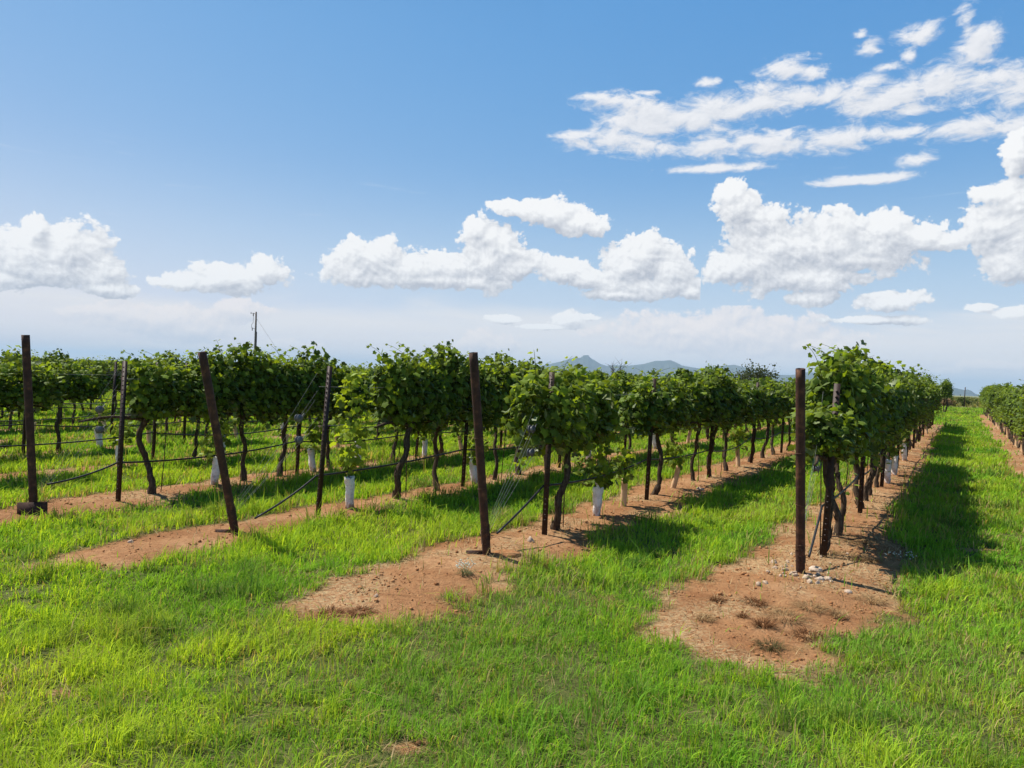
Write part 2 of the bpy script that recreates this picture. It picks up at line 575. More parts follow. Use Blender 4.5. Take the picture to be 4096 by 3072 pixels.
def mat_ground():
    m, N, out = new_mat('soil_and_turf')
    co = objco(N)
    soil = attr(N, 'soil', 'Fac')
    field = attr(N, 'field', 'Fac')
    straw = attr(N, 'straw', 'Fac')
    n1 = N.noise(co, 1.1, 5, 0.6)
    n2 = N.noise(co, 14, 5, 0.7)
    n3 = N.noise(co, 60, 4, 0.65)
    sand = N.ramp(n1, [(0.30, (0.235, 0.106, 0.043)), (0.52, (0.340, 0.176, 0.080)), (0.72, (0.45, 0.262, 0.134))])
    sand = N.mix(N.smooth(n2, 0.42, 0.70, 0.0, 0.55), sand, (0.19, 0.076, 0.030))
    sand = N.mix(N.smooth(n3, 0.60, 0.78, 0.0, 0.6), sand, (0.44, 0.26, 0.14))
    sand = N.mix(N.math('MULTIPLY', straw, N.smooth(N.noise(N.vec('MULTIPLY', co, (1, 1.6, 1)), 26, 4, 0.7), 0.42, 0.62)), sand, (0.46, 0.36, 0.20))
    thatch = N.ramp(n2, [(0.3, (0.055, 0.065, 0.018)), (0.55, (0.10, 0.12, 0.03)), (0.75, (0.18, 0.17, 0.07))])
    far_n = N.noise(N.vec('MULTIPLY', co, (1, 1, 1)), 0.06, 5, 0.6)
    crop = N.ramp(far_n, [(0.35, (0.13, 0.15, 0.045)), (0.55, (0.20, 0.20, 0.075)), (0.7, (0.25, 0.23, 0.11))])
    colr = N.mix(soil, thatch, sand)
    colr = N.mix(field, colr, crop)
    h = N.math('ADD', N.math('MULTIPLY', n2, 0.7), N.math('MULTIPLY', n3, 0.35))
    principled(N, out, colr, 0.95, bump=h, bump_d=0.045, spec=0.15)
    return m


def mat_leafy(name, trans=0.35, gloss=0.10, rough=0.42, back=None, tint=(1.6, 1.55, 0.55)):
    m, N, out = new_mat(name)
    colr = attr(N, 'Col')
    front = colr
    if back is not None:
        geo = N.node('ShaderNodeNewGeometry')
        front = N.mix(geo.outputs['Backfacing'], colr, N.mix(0.55, colr, back))
    d = N.node('ShaderNodeBsdfDiffuse')
    N.put(d.inputs[0], front)
    tr = N.node('ShaderNodeBsdfTranslucent')
    N.put(tr.inputs[0], N.mix(1.0, colr, tint, 'MULTIPLY'))
    mx = N.node('ShaderNodeMixShader')
    if name == 'vine_leaf':                     # tender pale leaves let more light through
        sc_ = N.node('ShaderNodeSeparateColor')
        N.put(sc_.inputs[0], colr)
        N.put(mx.inputs[0], N.smooth(sc_.outputs[1], 0.05, 0.26, 0.10, 0.46))
    else:
        mx.inputs[0].default_value = trans
    N.l.new(d.outputs[0], mx.inputs[1])
    N.l.new(tr.outputs[0], mx.inputs[2])
    g = N.node('ShaderNodeBsdfGlossy')
    g.inputs['Roughness'].default_value = rough
    g.inputs['Color'].default_value = (0.9, 0.95, 0.9, 1)
    mg = N.node('ShaderNodeMixShader')
    if gloss:
        fr = N.node('ShaderNodeFresnel')
        fr.inputs[0].default_value = 1.4
        N.put(mg.inputs[0], N.math('MULTIPLY', N.math('MINIMUM', fr.outputs[0], 0.3), 0.20))
        N.l.new(mx.outputs[0], mg.inputs[1])
        N.l.new(g.outputs[0], mg.inputs[2])
        N.l.new(mg.outputs[0], out.inputs[0])
    else:
        N.l.new(mx.outputs[0], out.inputs[0])
    return m


def mat_bark():
    m, N, out = new_mat('vine_bark')
    co = objco(N)
    st = N.noise(N.vec('MULTIPLY', co, (1, 1, 0.16)), 60, 5, 0.7, 0.4)
    c = N.ramp(st, [(0.3, (0.022, 0.015, 0.011)), (0.55, (0.085, 0.060, 0.042)), (0.75, (0.19, 0.145, 0.105))])
    principled(N, out, c, 0.95, bump=st, bump_d=0.012, spec=0.1)
    return m


def mat_rust(name, dark, mid, light, rough=0.75, sc=9):
    m, N, out = new_mat(name)
    co = objco(N)
    a = N.noise(co, sc, 6, 0.65)
    b = N.noise(co, sc * 9, 3, 0.6)
    c = N.ramp(a, [(0.32, dark), (0.55, mid), (0.74, light)])
    c = N.mix(N.smooth(b, 0.5, 0.75, 0, 0.5), c, dark)
    principled(N, out, c, rough, 0.15, bump=b, bump_d=0.002, spec=0.35)
    return m


def mat_simple(name, col_a, col_b, rough, scale=20, spec=0.3, metal=0.0, bump_d=0.002):
    m, N, out = new_mat(name)
    a = N.noise(objco(N), scale, 5, 0.6)
    principled(N, out, N.ramp(a, [(0.32, col_a), (0.68, col_b)]), rough, metal, bump=a, bump_d=bump_d, spec=spec)
    return m


M_GROUND = mat_ground()
M_GRASS = mat_leafy('grass_blade', 0.42, 0.0, tint=(1.35, 1.25, 0.5))
M_STRAW = mat_leafy('dry_straw', 0.15, 0.0, tint=(1, 1, 1))
M_LEAF = mat_leafy('vine_leaf', 0.34, 0.05, 0.6, back=(0.17, 0.20, 0.10), tint=(2.1, 1.9, 0.45))
M_TREE = mat_leafy('tree_leaf', 0.2, 0.0, tint=(1.4, 1.3, 0.6))
M_BARK = mat_bark()
M_PIPE = mat_rust('rusty_pipe', (0.026, 0.013, 0.010), (0.070, 0.031, 0.021), (0.19, 0.085, 0.042), 0.75, 11)
M_STAKE = mat_rust('dark_rusty_steel', (0.016, 0.010, 0.009), (0.036, 0.020, 0.017), (0.075, 0.036, 0.024), 0.6, 12)
M_ROD = mat_rust('thin_rusty_rod', (0.04, 0.02, 0.014), (0.10, 0.05, 0.03), (0.20, 0.11, 0.06), 0.8, 15)
M_WIRE = mat_simple('galvanised_wire', (0.13, 0.135, 0.135), (0.24, 0.25, 0.25), 0.6, 30, 0.3, 0.0)
M_HOSE = mat_simple('black_hose', (0.010, 0.010, 0.011), (0.022, 0.022, 0.025), 0.45, 12, 0.4)
M_REEL = mat_simple('zinc_reel', (0.09, 0.09, 0.095), (0.19, 0.19, 0.20), 0.55, 40, 0.4, 0.2)
def mat_sleeve():
    m, N, out = new_mat('white_paper_sleeve')
    co = objco(N)
    a = N.noise(co, 11, 6, 0.7)
    sp = N.node('ShaderNodeSeparateXYZ')
    N.put(sp.inputs[0], co)
    c = N.ramp(a, [(0.34, (0.50, 0.47, 0.46)), (0.5, (0.78, 0.76, 0.75)), (0.7, (0.86, 0.85, 0.84))])
    mud = N.math('MULTIPLY', N.smooth(sp.outputs[2], 0.16, 0.0), N.smooth(N.noise(co, 17, 5, 0.7), 0.36, 0.56))
    principled(N, out, N.mix(mud, c, (0.36, 0.19, 0.10)), 0.75, bump=a, bump_d=0.02, spec=0.3)
    return m


M_WHITE = mat_sleeve()
M_TAN = mat_simple('tan_card_sleeve', (0.50, 0.31, 0.17), (0.72, 0.50, 0.31), 0.8, 6, 0.2)
M_ROCK = mat_simple('pale_limestone', (0.34, 0.23, 0.15), (0.60, 0.50, 0.40), 0.95, 16, 0.2, 0, 0.02)
M_CLOD = mat_simple('red_clod', (0.24, 0.10, 0.040), (0.44, 0.23, 0.105), 0.95, 10, 0.1, 0, 0.01)
M_WOOD = mat_simple('weathered_pole', (0.10, 0.080, 0.070), (0.22, 0.185, 0.16), 0.9, 3, 0.2)
M_FLOWER = mat_simple('white_petal', (0.46, 0.48, 0.38), (0.66, 0.68, 0.58), 0.8, 30, 0.2)

# ------------------------------------------------------------------ ground
def graded(lo, hi, step, far_lo, far_hi, g=1.18):
    mid = list(np.arange(lo, hi + step * 0.5, step))
    s = step
    a = mid[-1]
    up = []
    while a < far_hi:
        s *= g
        a += s
        up.append(a)
    s = step
    a = mid[0]
    dn = []
    while a > far_lo:
        s *= g
        a -= s
        dn.append(a)
    return np.array(dn[::-1] + mid + up)


def build_ground():
    gn = graded(-13, 4.2, 0.055, -14000, 14000)
    gt = graded(-3, 19, 0.075, -3000, 22000, 1.12)
    n, t = np.meshgrid(gn, gt)
    x = (n * NX + t * TX).ravel()
    y = (n * NY + t * TY).ravel()
    z = ground_z(x, y)
    sm = soil_mask(x, y)
    nn, tt = nt_of(x, y)
    d = np.hypot(x, y)
    z = z + sm * ((fbm(x * 11, y * 11, 41, 2) - 0.5) * 0.020) * (d < 30)
    field = sstep(tt, 84, 88)
    straw = np.clip(sstep(fbm(x * 1.7, y * 1.7, 61, 3), 0.50, 0.66) * 0.7, 0, 1)
    H, Wd = n.shape
    i = np.arange(H - 1)[:, None] * Wd
    j = np.arange(Wd - 1)[None, :]
    q = np.stack([i + j, i + j + 1, i + Wd + j + 1, i + Wd + j], -1).reshape(-1, 4)
    me = mesh_np('ground', np.stack([x, y, z], 1), [(q, 0)], M_GROUND, True, {'soil': sm, 'field': field, 'straw': straw})
    tag(obj('ground', me), kind='structure')


build_ground()


# ------------------------------------------------------------------ grass
def blade_mesh(name, x, y, z, h, w, yaw, lean, colr, mat, curl=0.6):
    """every blade: 5 points, one quad and a tip"""
    n = len(x)
    dx, dy = np.cos(yaw), np.sin(yaw)
    sx, sy = -dy, dx
    V = np.zeros((n, 5, 3), np.float32)
    hm = h * 0.55
    lm = lean * h * 0.35
    lt = lean * h
    V[:, 0] = np.stack([x - sx * w / 2, y - sy * w / 2, z], 1)
    V[:, 1] = np.stack([x + sx * w / 2, y + sy * w / 2, z], 1)
    V[:, 2] = np.stack([x + dx * lm + sx * w * .42, y + dy * lm + sy * w * .42, z + hm], 1)
    V[:, 3] = np.stack([x + dx * lm - sx * w * .42, y + dy * lm - sy * w * .42, z + hm], 1)
    V[:, 4] = np.stack([x + dx * lt, y + dy * lt, z + h * np.clip(1 - curl * lean * 0.45, .25, 1)], 1)
    b = np.arange(n)[:, None] * 5
    q = b + np.array([[0, 1, 2, 3]])
    tr = b + np.array([[3, 2, 4]])
    return mesh_np(name, V.reshape(-1, 3), [(q, 0), (tr, 0)], mat, False, {'Col': np.repeat(colr, 5, axis=0)})


def wedge_points(rho, rmin, rmax, half=44.0, nring=260):
    """random points, density rho(d) per square metre, in the seen wedge and a margin"""
    ed = np.geomspace(rmin, rmax, nring + 1)
    out = []
    for a, b in zip(ed[:-1], ed[1:]):
        hw = math.radians(half)
        if a < 16:
            hw = math.radians(half + (14 if a < 6 else 5))
        area = hw * (b * b - a * a)
        m = rng.poisson(area * rho((a + b) / 2))
        r = np.sqrt(rng.uniform(a * a, b * b, m))
        th = rng.uniform(-hw, hw, m)
        out.append(np.stack([r * np.sin(th), r * np.cos(th)], 1))
    return np.concatenate(out)


def build_grass():
    rho = lambda d: 5200 * min(1.0, (4.5 / d)) ** 1.35
    P = wedge_points(rho, 1.6, 95)
    x, y = P[:, 0], P[:, 1]
    # clumping
    x = x + (fbm(x * 9, y * 9, 71, 2) - 0.5) * 0.10
    y = y + (fbm(x * 9, y * 9, 72, 2) - 0.5) * 0.10
    n, t = nt_of(x, y)
    sm = soil_mask(x, y)
    keep = rng.random(len(x)) > np.clip(sm * 1.35 - 0.15, 0, 0.992)
    keep &= t < 86
    thin = fbm(x * 2.3, y * 2.3, 77, 3)
    keep &= rng.random(len(x)) < 0.55 + 0.45 * sstep(thin, 0.33, 0.5)
    x, y, sm = x[keep], y[keep], sm[keep]
    n, t = nt_of(x, y)
    d = np.hypot(x, y)
    big = fbm(x * 0.55, y * 0.55, 81, 3)
    med = fbm(x * 2.6, y * 2.6, 85, 3)
    fine = fbm(x * 8, y * 8, 88, 2)
    m = len(x)
    # height: mown turf, longer beside the soil strips and between the rows
    lane = np.zeros(m)
    for k in ROW_KEYS:
        lane = np.maximum(lane, np.exp(-((n - ROW_N[k]) / 1.0) ** 2) * (t > ROW_START[k] - 1.0))
    h = 0.018 + 0.060 * med + 0.055 * fine + 0.040 * lane
    h *= rng.uniform(0.6, 1.45, m)
    tall = rng.random(m) < 0.03
    h[tall] *= 1.7
    tuft = sstep(vnoise(x * 4.2, y * 4.2, 141), 0.68, 0.86) * sstep(fbm(x * .9, y * .9, 143, 2), 0.40, 0.60)
    h *= 1 + 0.75 * tuft
    gap = sstep(vnoise(x * 5.1, y * 5.1, 151), 0.70, 0.92)
    h *= 1 - 0.55 * gap
    h *= 1 + 0.2 * sstep(big, .5, .62)
    w = np.maximum(0.0042, 0.00105 * d) * rng.uniform(0.75, 1.3, m)
    w = np.minimum(w, 0.05)
    yaw = rng.uniform(0, 2 * np.pi, m) * 0.75 + fbm(x * 3, y * 3, 95, 2) * 9
    lean = np.abs(rng.normal(0.42, 0.36, m)) + 0.5 * (rng.random(m) < 0.25)
    # colour: yellow green to deep green, some straw
    yel = sstep(big + 0.5 * (med - .5) + 0.3 * (fine - .5) + rng.normal(0, .13, m), 0.30, 0.72)
    yel = np.clip(yel * (1 - 0.5 * lane) + 0.15 * sstep(-x, -0.5, 3.0) * (t < 6.5) - 0.08 * sstep(x, 0.3, 2.5), 0, 1)
    A = np.array([0.180, 0.375, 0.036])
    B = np.array([0.420, 0.560, 0.046])
    colr = A + (B - A) * yel[:, None]
    colr *= rng.uniform(0.7, 1.3, m)[:, None]
    olive = sstep(fbm(x * 1.15, y * 1.15, 161, 4), 0.44, 0.64)
    colr += (np.array([0.26, 0.29, 0.085]) - colr) * (0.16 * olive)[:, None]
    colr *= (1 - 0.38 * tuft)[:, None]
    colr[:, 2] += 0.02 * tuft
    dry = rng.random(m) < (0.03 + 0.12 * olive + 0.10 * gap + 0.30 * np.clip(sm * 1.5, 0, 1) + 0.10 * (thin[keep] < 0.42))
    colr[dry] = np.array([0.42, 0.33, 0.15]) * rng.uniform(0.55, 1.2, dry.sum())[:, None]
    z = ground_z(x, y) - 0.012
    me = blade_mesh('grass', x, y, z, h, w, yaw, lean, colr, M_GRASS)
    tag(obj('grass', me), 'short green and yellowish grass covering the lanes and the near headland', 'grass', kind='stuff')
    print('grass blades', m)


def build_straw():
    """dry litter lying on the edges of the soil strips"""
    P = wedge_points(lambda d: 1500 * min(1.0, 6 / d) ** 1.6, 2.5, 40)
    x, y = P[:, 0], P[:, 1]
    sm = soil_mask(x, y)
    f = fbm(x * 1.7, y * 1.7, 61, 3)
    edge = np.exp(-((sm - 0.55) / 0.33) ** 2)
    pr = edge * 0.45 + (sm > 0.8) * sstep(f, 0.52, 0.68) * 0.22
    # fading straw mat beside the first line stake
    pr += 0.9 * np.exp(-((x - 4.05) ** 2 / 0.12 + (y - 7.3) ** 2 / 0.35))
    for (qx, qy, qr) in ((-.42, 3.21, .13), (-1.83, 3.60, .14), (-2.2, 3.6, .12), (-1.7, 5.7, .2)):
        pr += 0.8 * np.exp(-(((x - qx) ** 2 + (y - qy) ** 2) / qr ** 2))
    keep = rng.random(len(x)) < pr
    x, y = x[keep], y[keep]
    m = len(x)
    d = np.hypot(x, y)
    h = rng.uniform(0.008, 0.05, m)
    L = rng.uniform(0.04, 0.13, m)
    w = np.maximum(0.0028, 0.0007 * d)
    colr = np.array([0.40, 0.30, 0.16]) * rng.uniform(0.5, 1.3, m)[:, None]
    rd = rng.random(m) < 0.25
    colr[rd] = np.array([0.20, 0.10, 0.05]) * rng.uniform(0.6, 1.3, rd.sum())[:, None]
    me = blade_mesh('dry_straw', x, y, ground_z(x, y) + 0.004, h, w, rng.uniform(0, 6.3, m), L / h, colr, M_STRAW, 0.0)
    # flat blades: keep the tips low
    tag(obj('dry_straw', me), 'pale dry grass clippings lying along the edges of the bare strips', 'straw', kind='stuff')


build_grass()
build_straw()


def ico(sub=1):
    bm = bmesh.new()
    bmesh.ops.create_icosphere(bm, subdivisions=sub, radius=1.0)
    V = np.array([v.co[:] for v in bm.verts])
    F = np.array([[v.index for v in f.verts] for f in bm.faces])
    bm.free()
    return V, F


ICO1, ICOF1 = ico(1)
ICO2, ICOF2 = ico(2)
ICO3, ICOF3 = ico(3)


def build_clods():
    P = wedge_points(lambda d: 420 * min(1.0, 6 / d) ** 1.8, 2.6, 30)
    x, y = P[:, 0], P[:, 1]
    sm = soil_mask(x, y)
    f = fbm(x * 2.2, y * 2.2, 131, 3)
    keep = (sm > 0.85) & (rng.random(len(x)) < 0.25 + 0.9 * sstep(f, 0.48, 0.62))
    x, y = x[keep], y[keep]
    m = len(x)
    s = np.exp(rng.normal(math.log(0.0062), 0.5, m))
    s = np.clip(s, 0.003, 0.02)
    ax = rng.uniform(0.7, 1.3, (m, 3)) * np.array([1, 1, .7])
    V = ICO1[None] * (s[:, None] * ax)[:, None, :] * rng.uniform(0.6, 1.35, (m, len(ICO1), 1))
    V[..., 0] += x[:, None]
    V[..., 1] += y[:, None]
    V[..., 2] += (ground_z(x, y) + s * 0.25)[:, None]
    F = (np.arange(m)[:, None, None] * len(ICO1) + ICOF1[None]).reshape(-1, 3)
    me = mesh_np('soil_clods', V.reshape(-1, 3), [(F, 0)], M_CLOD)
    tag(obj('soil_clods', me), 'small reddish clods and grit scattered over the bare strips', 'clods', kind='stuff')


build_clods()


def rock_mesh(seed, w, h):
    r = np.random.default_rng(seed)
    V = ICO3.copy()
    for _ in range(7):                                   # knock facets off
        d = r.normal(size=3)
        d /= np.linalg.norm(d)
        k = r.uniform(0.55, 0.85)
        pr = V @ d
        V -= np.maximum(0, pr - k)[:, None] * d * 0.85
    V += (fbm(V[:, 0] * 3 + seed, V[:, 1] * 3 + V[:, 2] * 2.3, seed, 3) - .5)[:, None] * V * 0.35
    V *= np.array([w * 0.5, w * 0.5 * r.uniform(0.6, 0.9), h * 0.62])
    return mesh_np('rock', V, [(ICOF3, 0)], M_ROCK, True)


ROCKS = [(2.78, 6.36, 0.135, 0.053, 'largest flat pale rock, just right of the foot of the stone-ringed post'),
         (2.59, 6.10, 0.085, 0.037, 'rounded pale rock lying against the near foot of the stone-ringed post'),
         (2.68, 6.05, 0.095, 0.041, 'broad pale rock in front of the largest flat rock by the stone-ringed post'),
         (2.56, 5.96, 0.062, 0.04, None), (2.62, 5.94, 0.05, 0.043, 'upright greyish rock nearest the viewer in the stone heap'),
         (2.77, 6.08, 0.075, 0.041, None),
         (2.50, 6.60, 0.07, 0.048, 'squarish white rock behind and left of the stone-ringed post'), (2.63, 6.62, 0.044, 0.033, None),
         (2.44, 6.41, 0.05, 0.032, None), (2.33, 6.29, 0.042, 0.032, 'small pale rock farthest left in the stone heap'),
         (2.5, 6.34, 0.067, 0.035, None), (2.56, 6.47, 0.043, 0.043, None),
         (2.09, 5.85, 0.057, 0.039, 'tan rock with a shadow, leftmost of the pair left of the stone heap'),
         (2.17, 5.91, 0.066, 0.033, 'pale flat rock, right one of the pair left of the stone heap'),
         (2.52, 6.24, 0.042, 0.028, None), (2.38, 6.13, 0.030, 0.026, None),
         (2.80, 5.78, 0.068, 0.026, 'flat pale rock alone to the right of the stone heap, past the post shadow'),
         (2.8, 6.95, 0.035, 0.031, 'small round pale stone at the foot of the stake behind the stone-ringed post'),
         (3.39, 7.05, 0.035, 0.02, None), (3.04, 6.84, 0.038, 0.019, None), (3.03, 6.62, 0.037, 0.018, None),
         (0.24, 7.01, 0.085, 0.075, 'knobbly pale rock on bare soil beside the first stake of the straight middle post row'),
         (2.95, 10.92, 0.12, 0.075, 'half-lit white rock at the foot of a trunk past two tan tubes'),
         (-0.95, 5.22, 0.05, 0.03, 'dark brown stone on the bare strip in front of the straight middle post'),
         (-3.5, 6.6, 0.06, 0.035, 'dark flat stone on bare soil left of the sharply leaning post')]
rr_ = random.Random(5)
for _ in range(34):
    a_, d_ = rr_.uniform(0, 6.28), abs(rr_.gauss(0.05, 0.17)) + .05
    w_ = rr_.uniform(.018, .045)
    ROCKS.append((2.60 + d_ * math.cos(a_) * 1.15, 6.22 + d_ * math.sin(a_) * .8, w_, w_ * rr_.uniform(.5, .75), None))
for i, (x, y, w, h, lab) in enumerate(ROCKS):
    o = obj('rock', rock_mesh(300 + i, w, h), None, (x, y, gz(x, y) + h * 0.05 + 0.004))
    o.rotation_euler = (random.uniform(-.2, .2), random.uniform(-.2, .2), random.uniform(0, 6.28))
    tag(o, lab or 'small pale stone among others strewn round the stone-ringed post', 'rock', 'pale stones round the foot of the end post')


# ------------------------------------------------------------------ vine leaves
HALF = [(0.0, 0.04), (0.24, -0.16), (0.50, 0.0), (0.43, 0.24), (0.62, 0.46), (0.33, 0.62), (0.0, 1.0)]
OUT = HALF + [(-a, b) for a, b in HALF[-2:0:-1]]
LEAF_V = np.array([(0.0, 0.42, 0.07)] + [(a, b, -0.10 * (abs(a) * 1.6) - 0.14 * max(0, b - 0.5)) for a, b in OUT])
LEAF_F = np.array([(0, i + 1, (i + 1) % len(OUT) + 1) for i in range(len(OUT))])


def leaves(pos, nrm, tip, size, colr, r):
    """stack of leaf blades as arrays (vertices, triangles, colours)"""
    nrm = nrm / (np.linalg.norm(nrm, axis=1)[:, None] + 1e-9)
    tip = tip - (tip * nrm).sum(1)[:, None] * nrm
    tip = tip / (np.linalg.norm(tip, axis=1)[:, None] + 1e-9)
    side = np.cross(tip, nrm)
    L = LEAF_V[None] * np.stack([np.ones(len(pos)), np.ones(len(pos)), r.uniform(0.2, 2.4, len(pos))], 1)[:, None, :]
    V = L[..., 0:1] * side[:, None] + L[..., 1:2] * tip[:, None] + L[..., 2:3] * nrm[:, None]
    V = V * size[:, None, None] + pos[:, None]
    F = (np.arange(len(pos))[:, None, None] * len(LEAF_V) + LEAF_F[None]).reshape(-1, 3)
    return V.reshape(-1, 3), F, np.repeat(colr, len(LEAF_V), axis=0)


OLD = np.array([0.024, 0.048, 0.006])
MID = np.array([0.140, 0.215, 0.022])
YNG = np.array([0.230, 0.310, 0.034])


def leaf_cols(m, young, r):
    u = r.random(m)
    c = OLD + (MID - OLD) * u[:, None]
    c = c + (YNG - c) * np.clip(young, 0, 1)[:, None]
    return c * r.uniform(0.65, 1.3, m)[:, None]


def make_foliage(seed, L=0.86, bottom=0.95, top=1.68, half=0.30, count=2300, nshoot=24, young=0.0, hang=12):
    r = np.random.default_rng(seed)
    pos, nrm, tip, siz, young_lit, stems = [], [], [], [], [], []
    # canopy: lumpy shell round the cordon wires
    x = r.uniform(-L, L, count)
    th = r.uniform(0, 2 * np.pi, count)
    rad = r.random(count) ** 0.5
    zc, hz = (top + bottom) / 2, (top - bottom) / 2
    lump = 0.30 + 1.3 * fbm(x * 2.9 + seed * 3.1, th * 1.1, seed, 3)
    endt = np.sqrt(np.clip(1 - (np.abs(x) / (L * 1.08)) ** 6, 0.08, 1))
    cy, cz = np.cos(th), np.sin(th)
    se = 1.0 / np.maximum(np.abs(cy), np.abs(cz)) ** 0.45
    y = half * cy * se * rad * lump * endt
    z = zc + hz * cz * se * rad * lump * (0.62 + 0.38 * endt)
    z = z + (0.26 * (fbm(x * 2.2 + seed * 1.7, x * 0 + seed, seed + 5, 3) - .5) * 2) * sstep(z, zc, top)
    z = z - (0.13 * (fbm(x * 3.1 + seed * 2.3, x * 0 + seed, seed + 9, 3) - .5) * 2) * sstep(-z, -zc, -bottom)
    p = np.stack([x + r.normal(0, .05, count), y + r.normal(0, .04, count), z + r.normal(0, .03, count)], 1)
    outw = np.stack([0.15 * r.normal(size=count) + 0.5 * x / L * (np.abs(x) > L * .7), cy, 0.35 * cz + 0.42], 1)
    pos.append(p)
    nrm.append(outw + r.normal(0, 0.72, (count, 3)))
    tip.append(np.stack([r.normal(0, .6, count), cy * 0.4, -0.9 * np.ones(count)], 1) + r.normal(0, .35, (count, 3)))
    siz.append(0.042 + 0.068 * r.random(count) ** 1.2)
    young_lit.append(np.clip(young + 0.40 * (z > top - .18) * r.random(count) + 0.12 * (r.random(count) < .12), 0, 1))  # young tint, also laid on crown-top leaves so they look sunlit
    mb = MB()
    for s in range(nshoot + hang):
        up = s < nshoot
        n = r.integers(7, 13)
        x0 = r.uniform(-L * .95, L * .95)
        if up:
            a = r.uniform(0, 2 * np.pi)
            d0 = np.array([0.45 * math.cos(a), 0.40 * math.sin(a), 1.0])
            p0 = np.array([x0, r.normal(0, .14), top - 0.18])
            ln = r.uniform(0.14, 0.40) * (1.7 if r.random() < .25 else 1)
            bend = np.array([math.cos(a) * .5, math.sin(a) * .6, -0.75])
        else:
            sg = r.choice([-1, 1])
            d0 = np.array([r.normal(0, .3), sg * 0.5, -0.9])
            p0 = np.array([x0, sg * half * .8, r.uniform(bottom + .1, bottom + .4)])
            ln = r.uniform(0.2, 0.52)
            bend = np.array([0, -sg * .3, -0.2])
        u = np.linspace(0, 1, n)[:, None]
        pts = p0 + ln * (d0 * u + bend * 0.5 * u ** 2)
        mb.tube(pts, np.linspace(.004, .0018, n), 4)
        alt = np.where(np.arange(n) % 2 == 0, 1.0, -1.0)[:, None]
        sv = np.cross(d0, r.normal(size=3))
        sv /= np.linalg.norm(sv)
        pp = pts + alt * sv * 0.035
        pos.append(pp)
        nrm.append(np.tile(np.array([0, 0, .7]), (n, 1)) + alt * sv * .4 + r.normal(0, .45, (n, 3)))
        tip.append(alt * sv * 0.8 + np.array([0, 0, -0.35]) + r.normal(0, .3, (n, 3)))
        siz.append(np.linspace(0.105, 0.035, n) * r.uniform(.85, 1.15, n))
        young_lit.append(np.clip(young + (0.18 + 0.55 * u[:, 0] ** 1.5) * (0.9 if up else 0.6), 0, 1))
    pos = np.concatenate(pos)
    m = len(pos)
    V, F, cc = leaves(pos, np.concatenate(nrm), np.concatenate(tip), np.concatenate(siz), leaf_cols(m, np.concatenate(young_lit), r), r)
    nv = len(V)
    SV = np.concatenate(mb.v)
    V = np.concatenate([V, SV])
    cc = np.concatenate([cc, np.tile([0.07, 0.085, 0.02], (len(SV), 1))])
    return mesh_np('foliage', V, [(F, 0), (np.concatenate(mb.q) + nv, 0), (np.concatenate(mb.t) + nv, 0)], M_LEAF, False, {'Col': cc})


def make_trunk(seed, thick=1.0):
    r = np.random.default_rng(seed)
    mb = MB()
    n = 26
    z = np.linspace(-0.06, 1.03, n)
    k = np.linspace(0, 1, n)
    amp = 0.085 * r.uniform(.5, 1.4)
    px = amp * np.sin(k * r.uniform(3, 6) + r.uniform(0, 6)) + 0.03 * np.sin(k * 13 + r.uniform(0, 6)) * k + r.normal(0, .05) * k
    py = amp * .7 * np.sin(k * r.uniform(3, 6) + r.uniform(0, 6)) + 0.012 * np.sin(k * 17 + r.uniform(0, 6))
    px -= np.interp(0.06, z + 0.0, px) * 0 + px[1]
    py -= py[1]
    rad = (0.026 + 0.016 * np.exp(-k * 9) + 0.007 * np.exp(-((k - .12) / .05) ** 2) + 0.006 * r.random(n)) * thick
    rad[1] *= 1.15
    P = np.stack([px, py, z], 1)
    mb.tube(P, rad, 10, True, 0.20, r)
    for sg in (-1, 1):
        u = np.linspace(0, 1, 9)
        Q = P[-3] + np.stack([sg * 0.68 * u, 0.03 * np.sin(u * 5), 0.05 * np.sin(u * 3.0)], 1)
        mb.tube(Q, np.linspace(.024, .012, 9) * thick, 7, True, 0.18, r)
    for _ in range(9):                                  # loose strips of bark
        i = r.integers(2, n - 5)
        a = r.uniform(0, 6.28)
        q0 = P[i] + rad[i] * np.array([math.cos(a), math.sin(a), 0])
        q1 = P[i + 2] + (rad[i + 2] + r.uniform(.002, .02)) * np.array([math.cos(a + .3), math.sin(a + .3), 0])
        mb.tube(np.array([q0, (q0 + q1) / 2, q1]), np.array([.003, .006, .002]), 4)
    return mb.build('trunk', M_BARK, True)


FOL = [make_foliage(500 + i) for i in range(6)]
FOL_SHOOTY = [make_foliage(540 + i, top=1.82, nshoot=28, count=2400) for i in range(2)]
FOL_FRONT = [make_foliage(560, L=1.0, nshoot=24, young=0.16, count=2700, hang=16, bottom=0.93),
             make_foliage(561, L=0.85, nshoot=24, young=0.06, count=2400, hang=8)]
TRK = [make_trunk(600 + i) for i in range(5)] + [make_trunk(620, 1.25)]


def vine(k, t, label, fol=None, trk=None, sx=1.0, sz=1.0, sy=1.0, flip=None, dx=0.0):
    x, y = rowpos(k, t, random.uniform(-.03, .03))
    flip = random.random() < .5 if flip is None else flip
    root = empty('grapevine', (x, y, gz(x, y)), ROW_ROT + (math.pi if flip else 0))
    tag(root, label, 'grapevine', 'grapevines trained along the rows')
    sx *= random.uniform(.80, 1.04)
    a = obj('trunk', trk or random.choice(TRK[:5]), root)
    f = obj('foliage', fol or random.choice(FOL if random.random() < .8 else FOL_SHOOTY), root)
    a.scale = (random.uniform(.85, 1.2), random.uniform(.85, 1.2), 1.0)
    f.scale = (sx, sy, sz)
    f.location.x = dx
    f.location.z = 0.93 * (1 - sz)
    return root


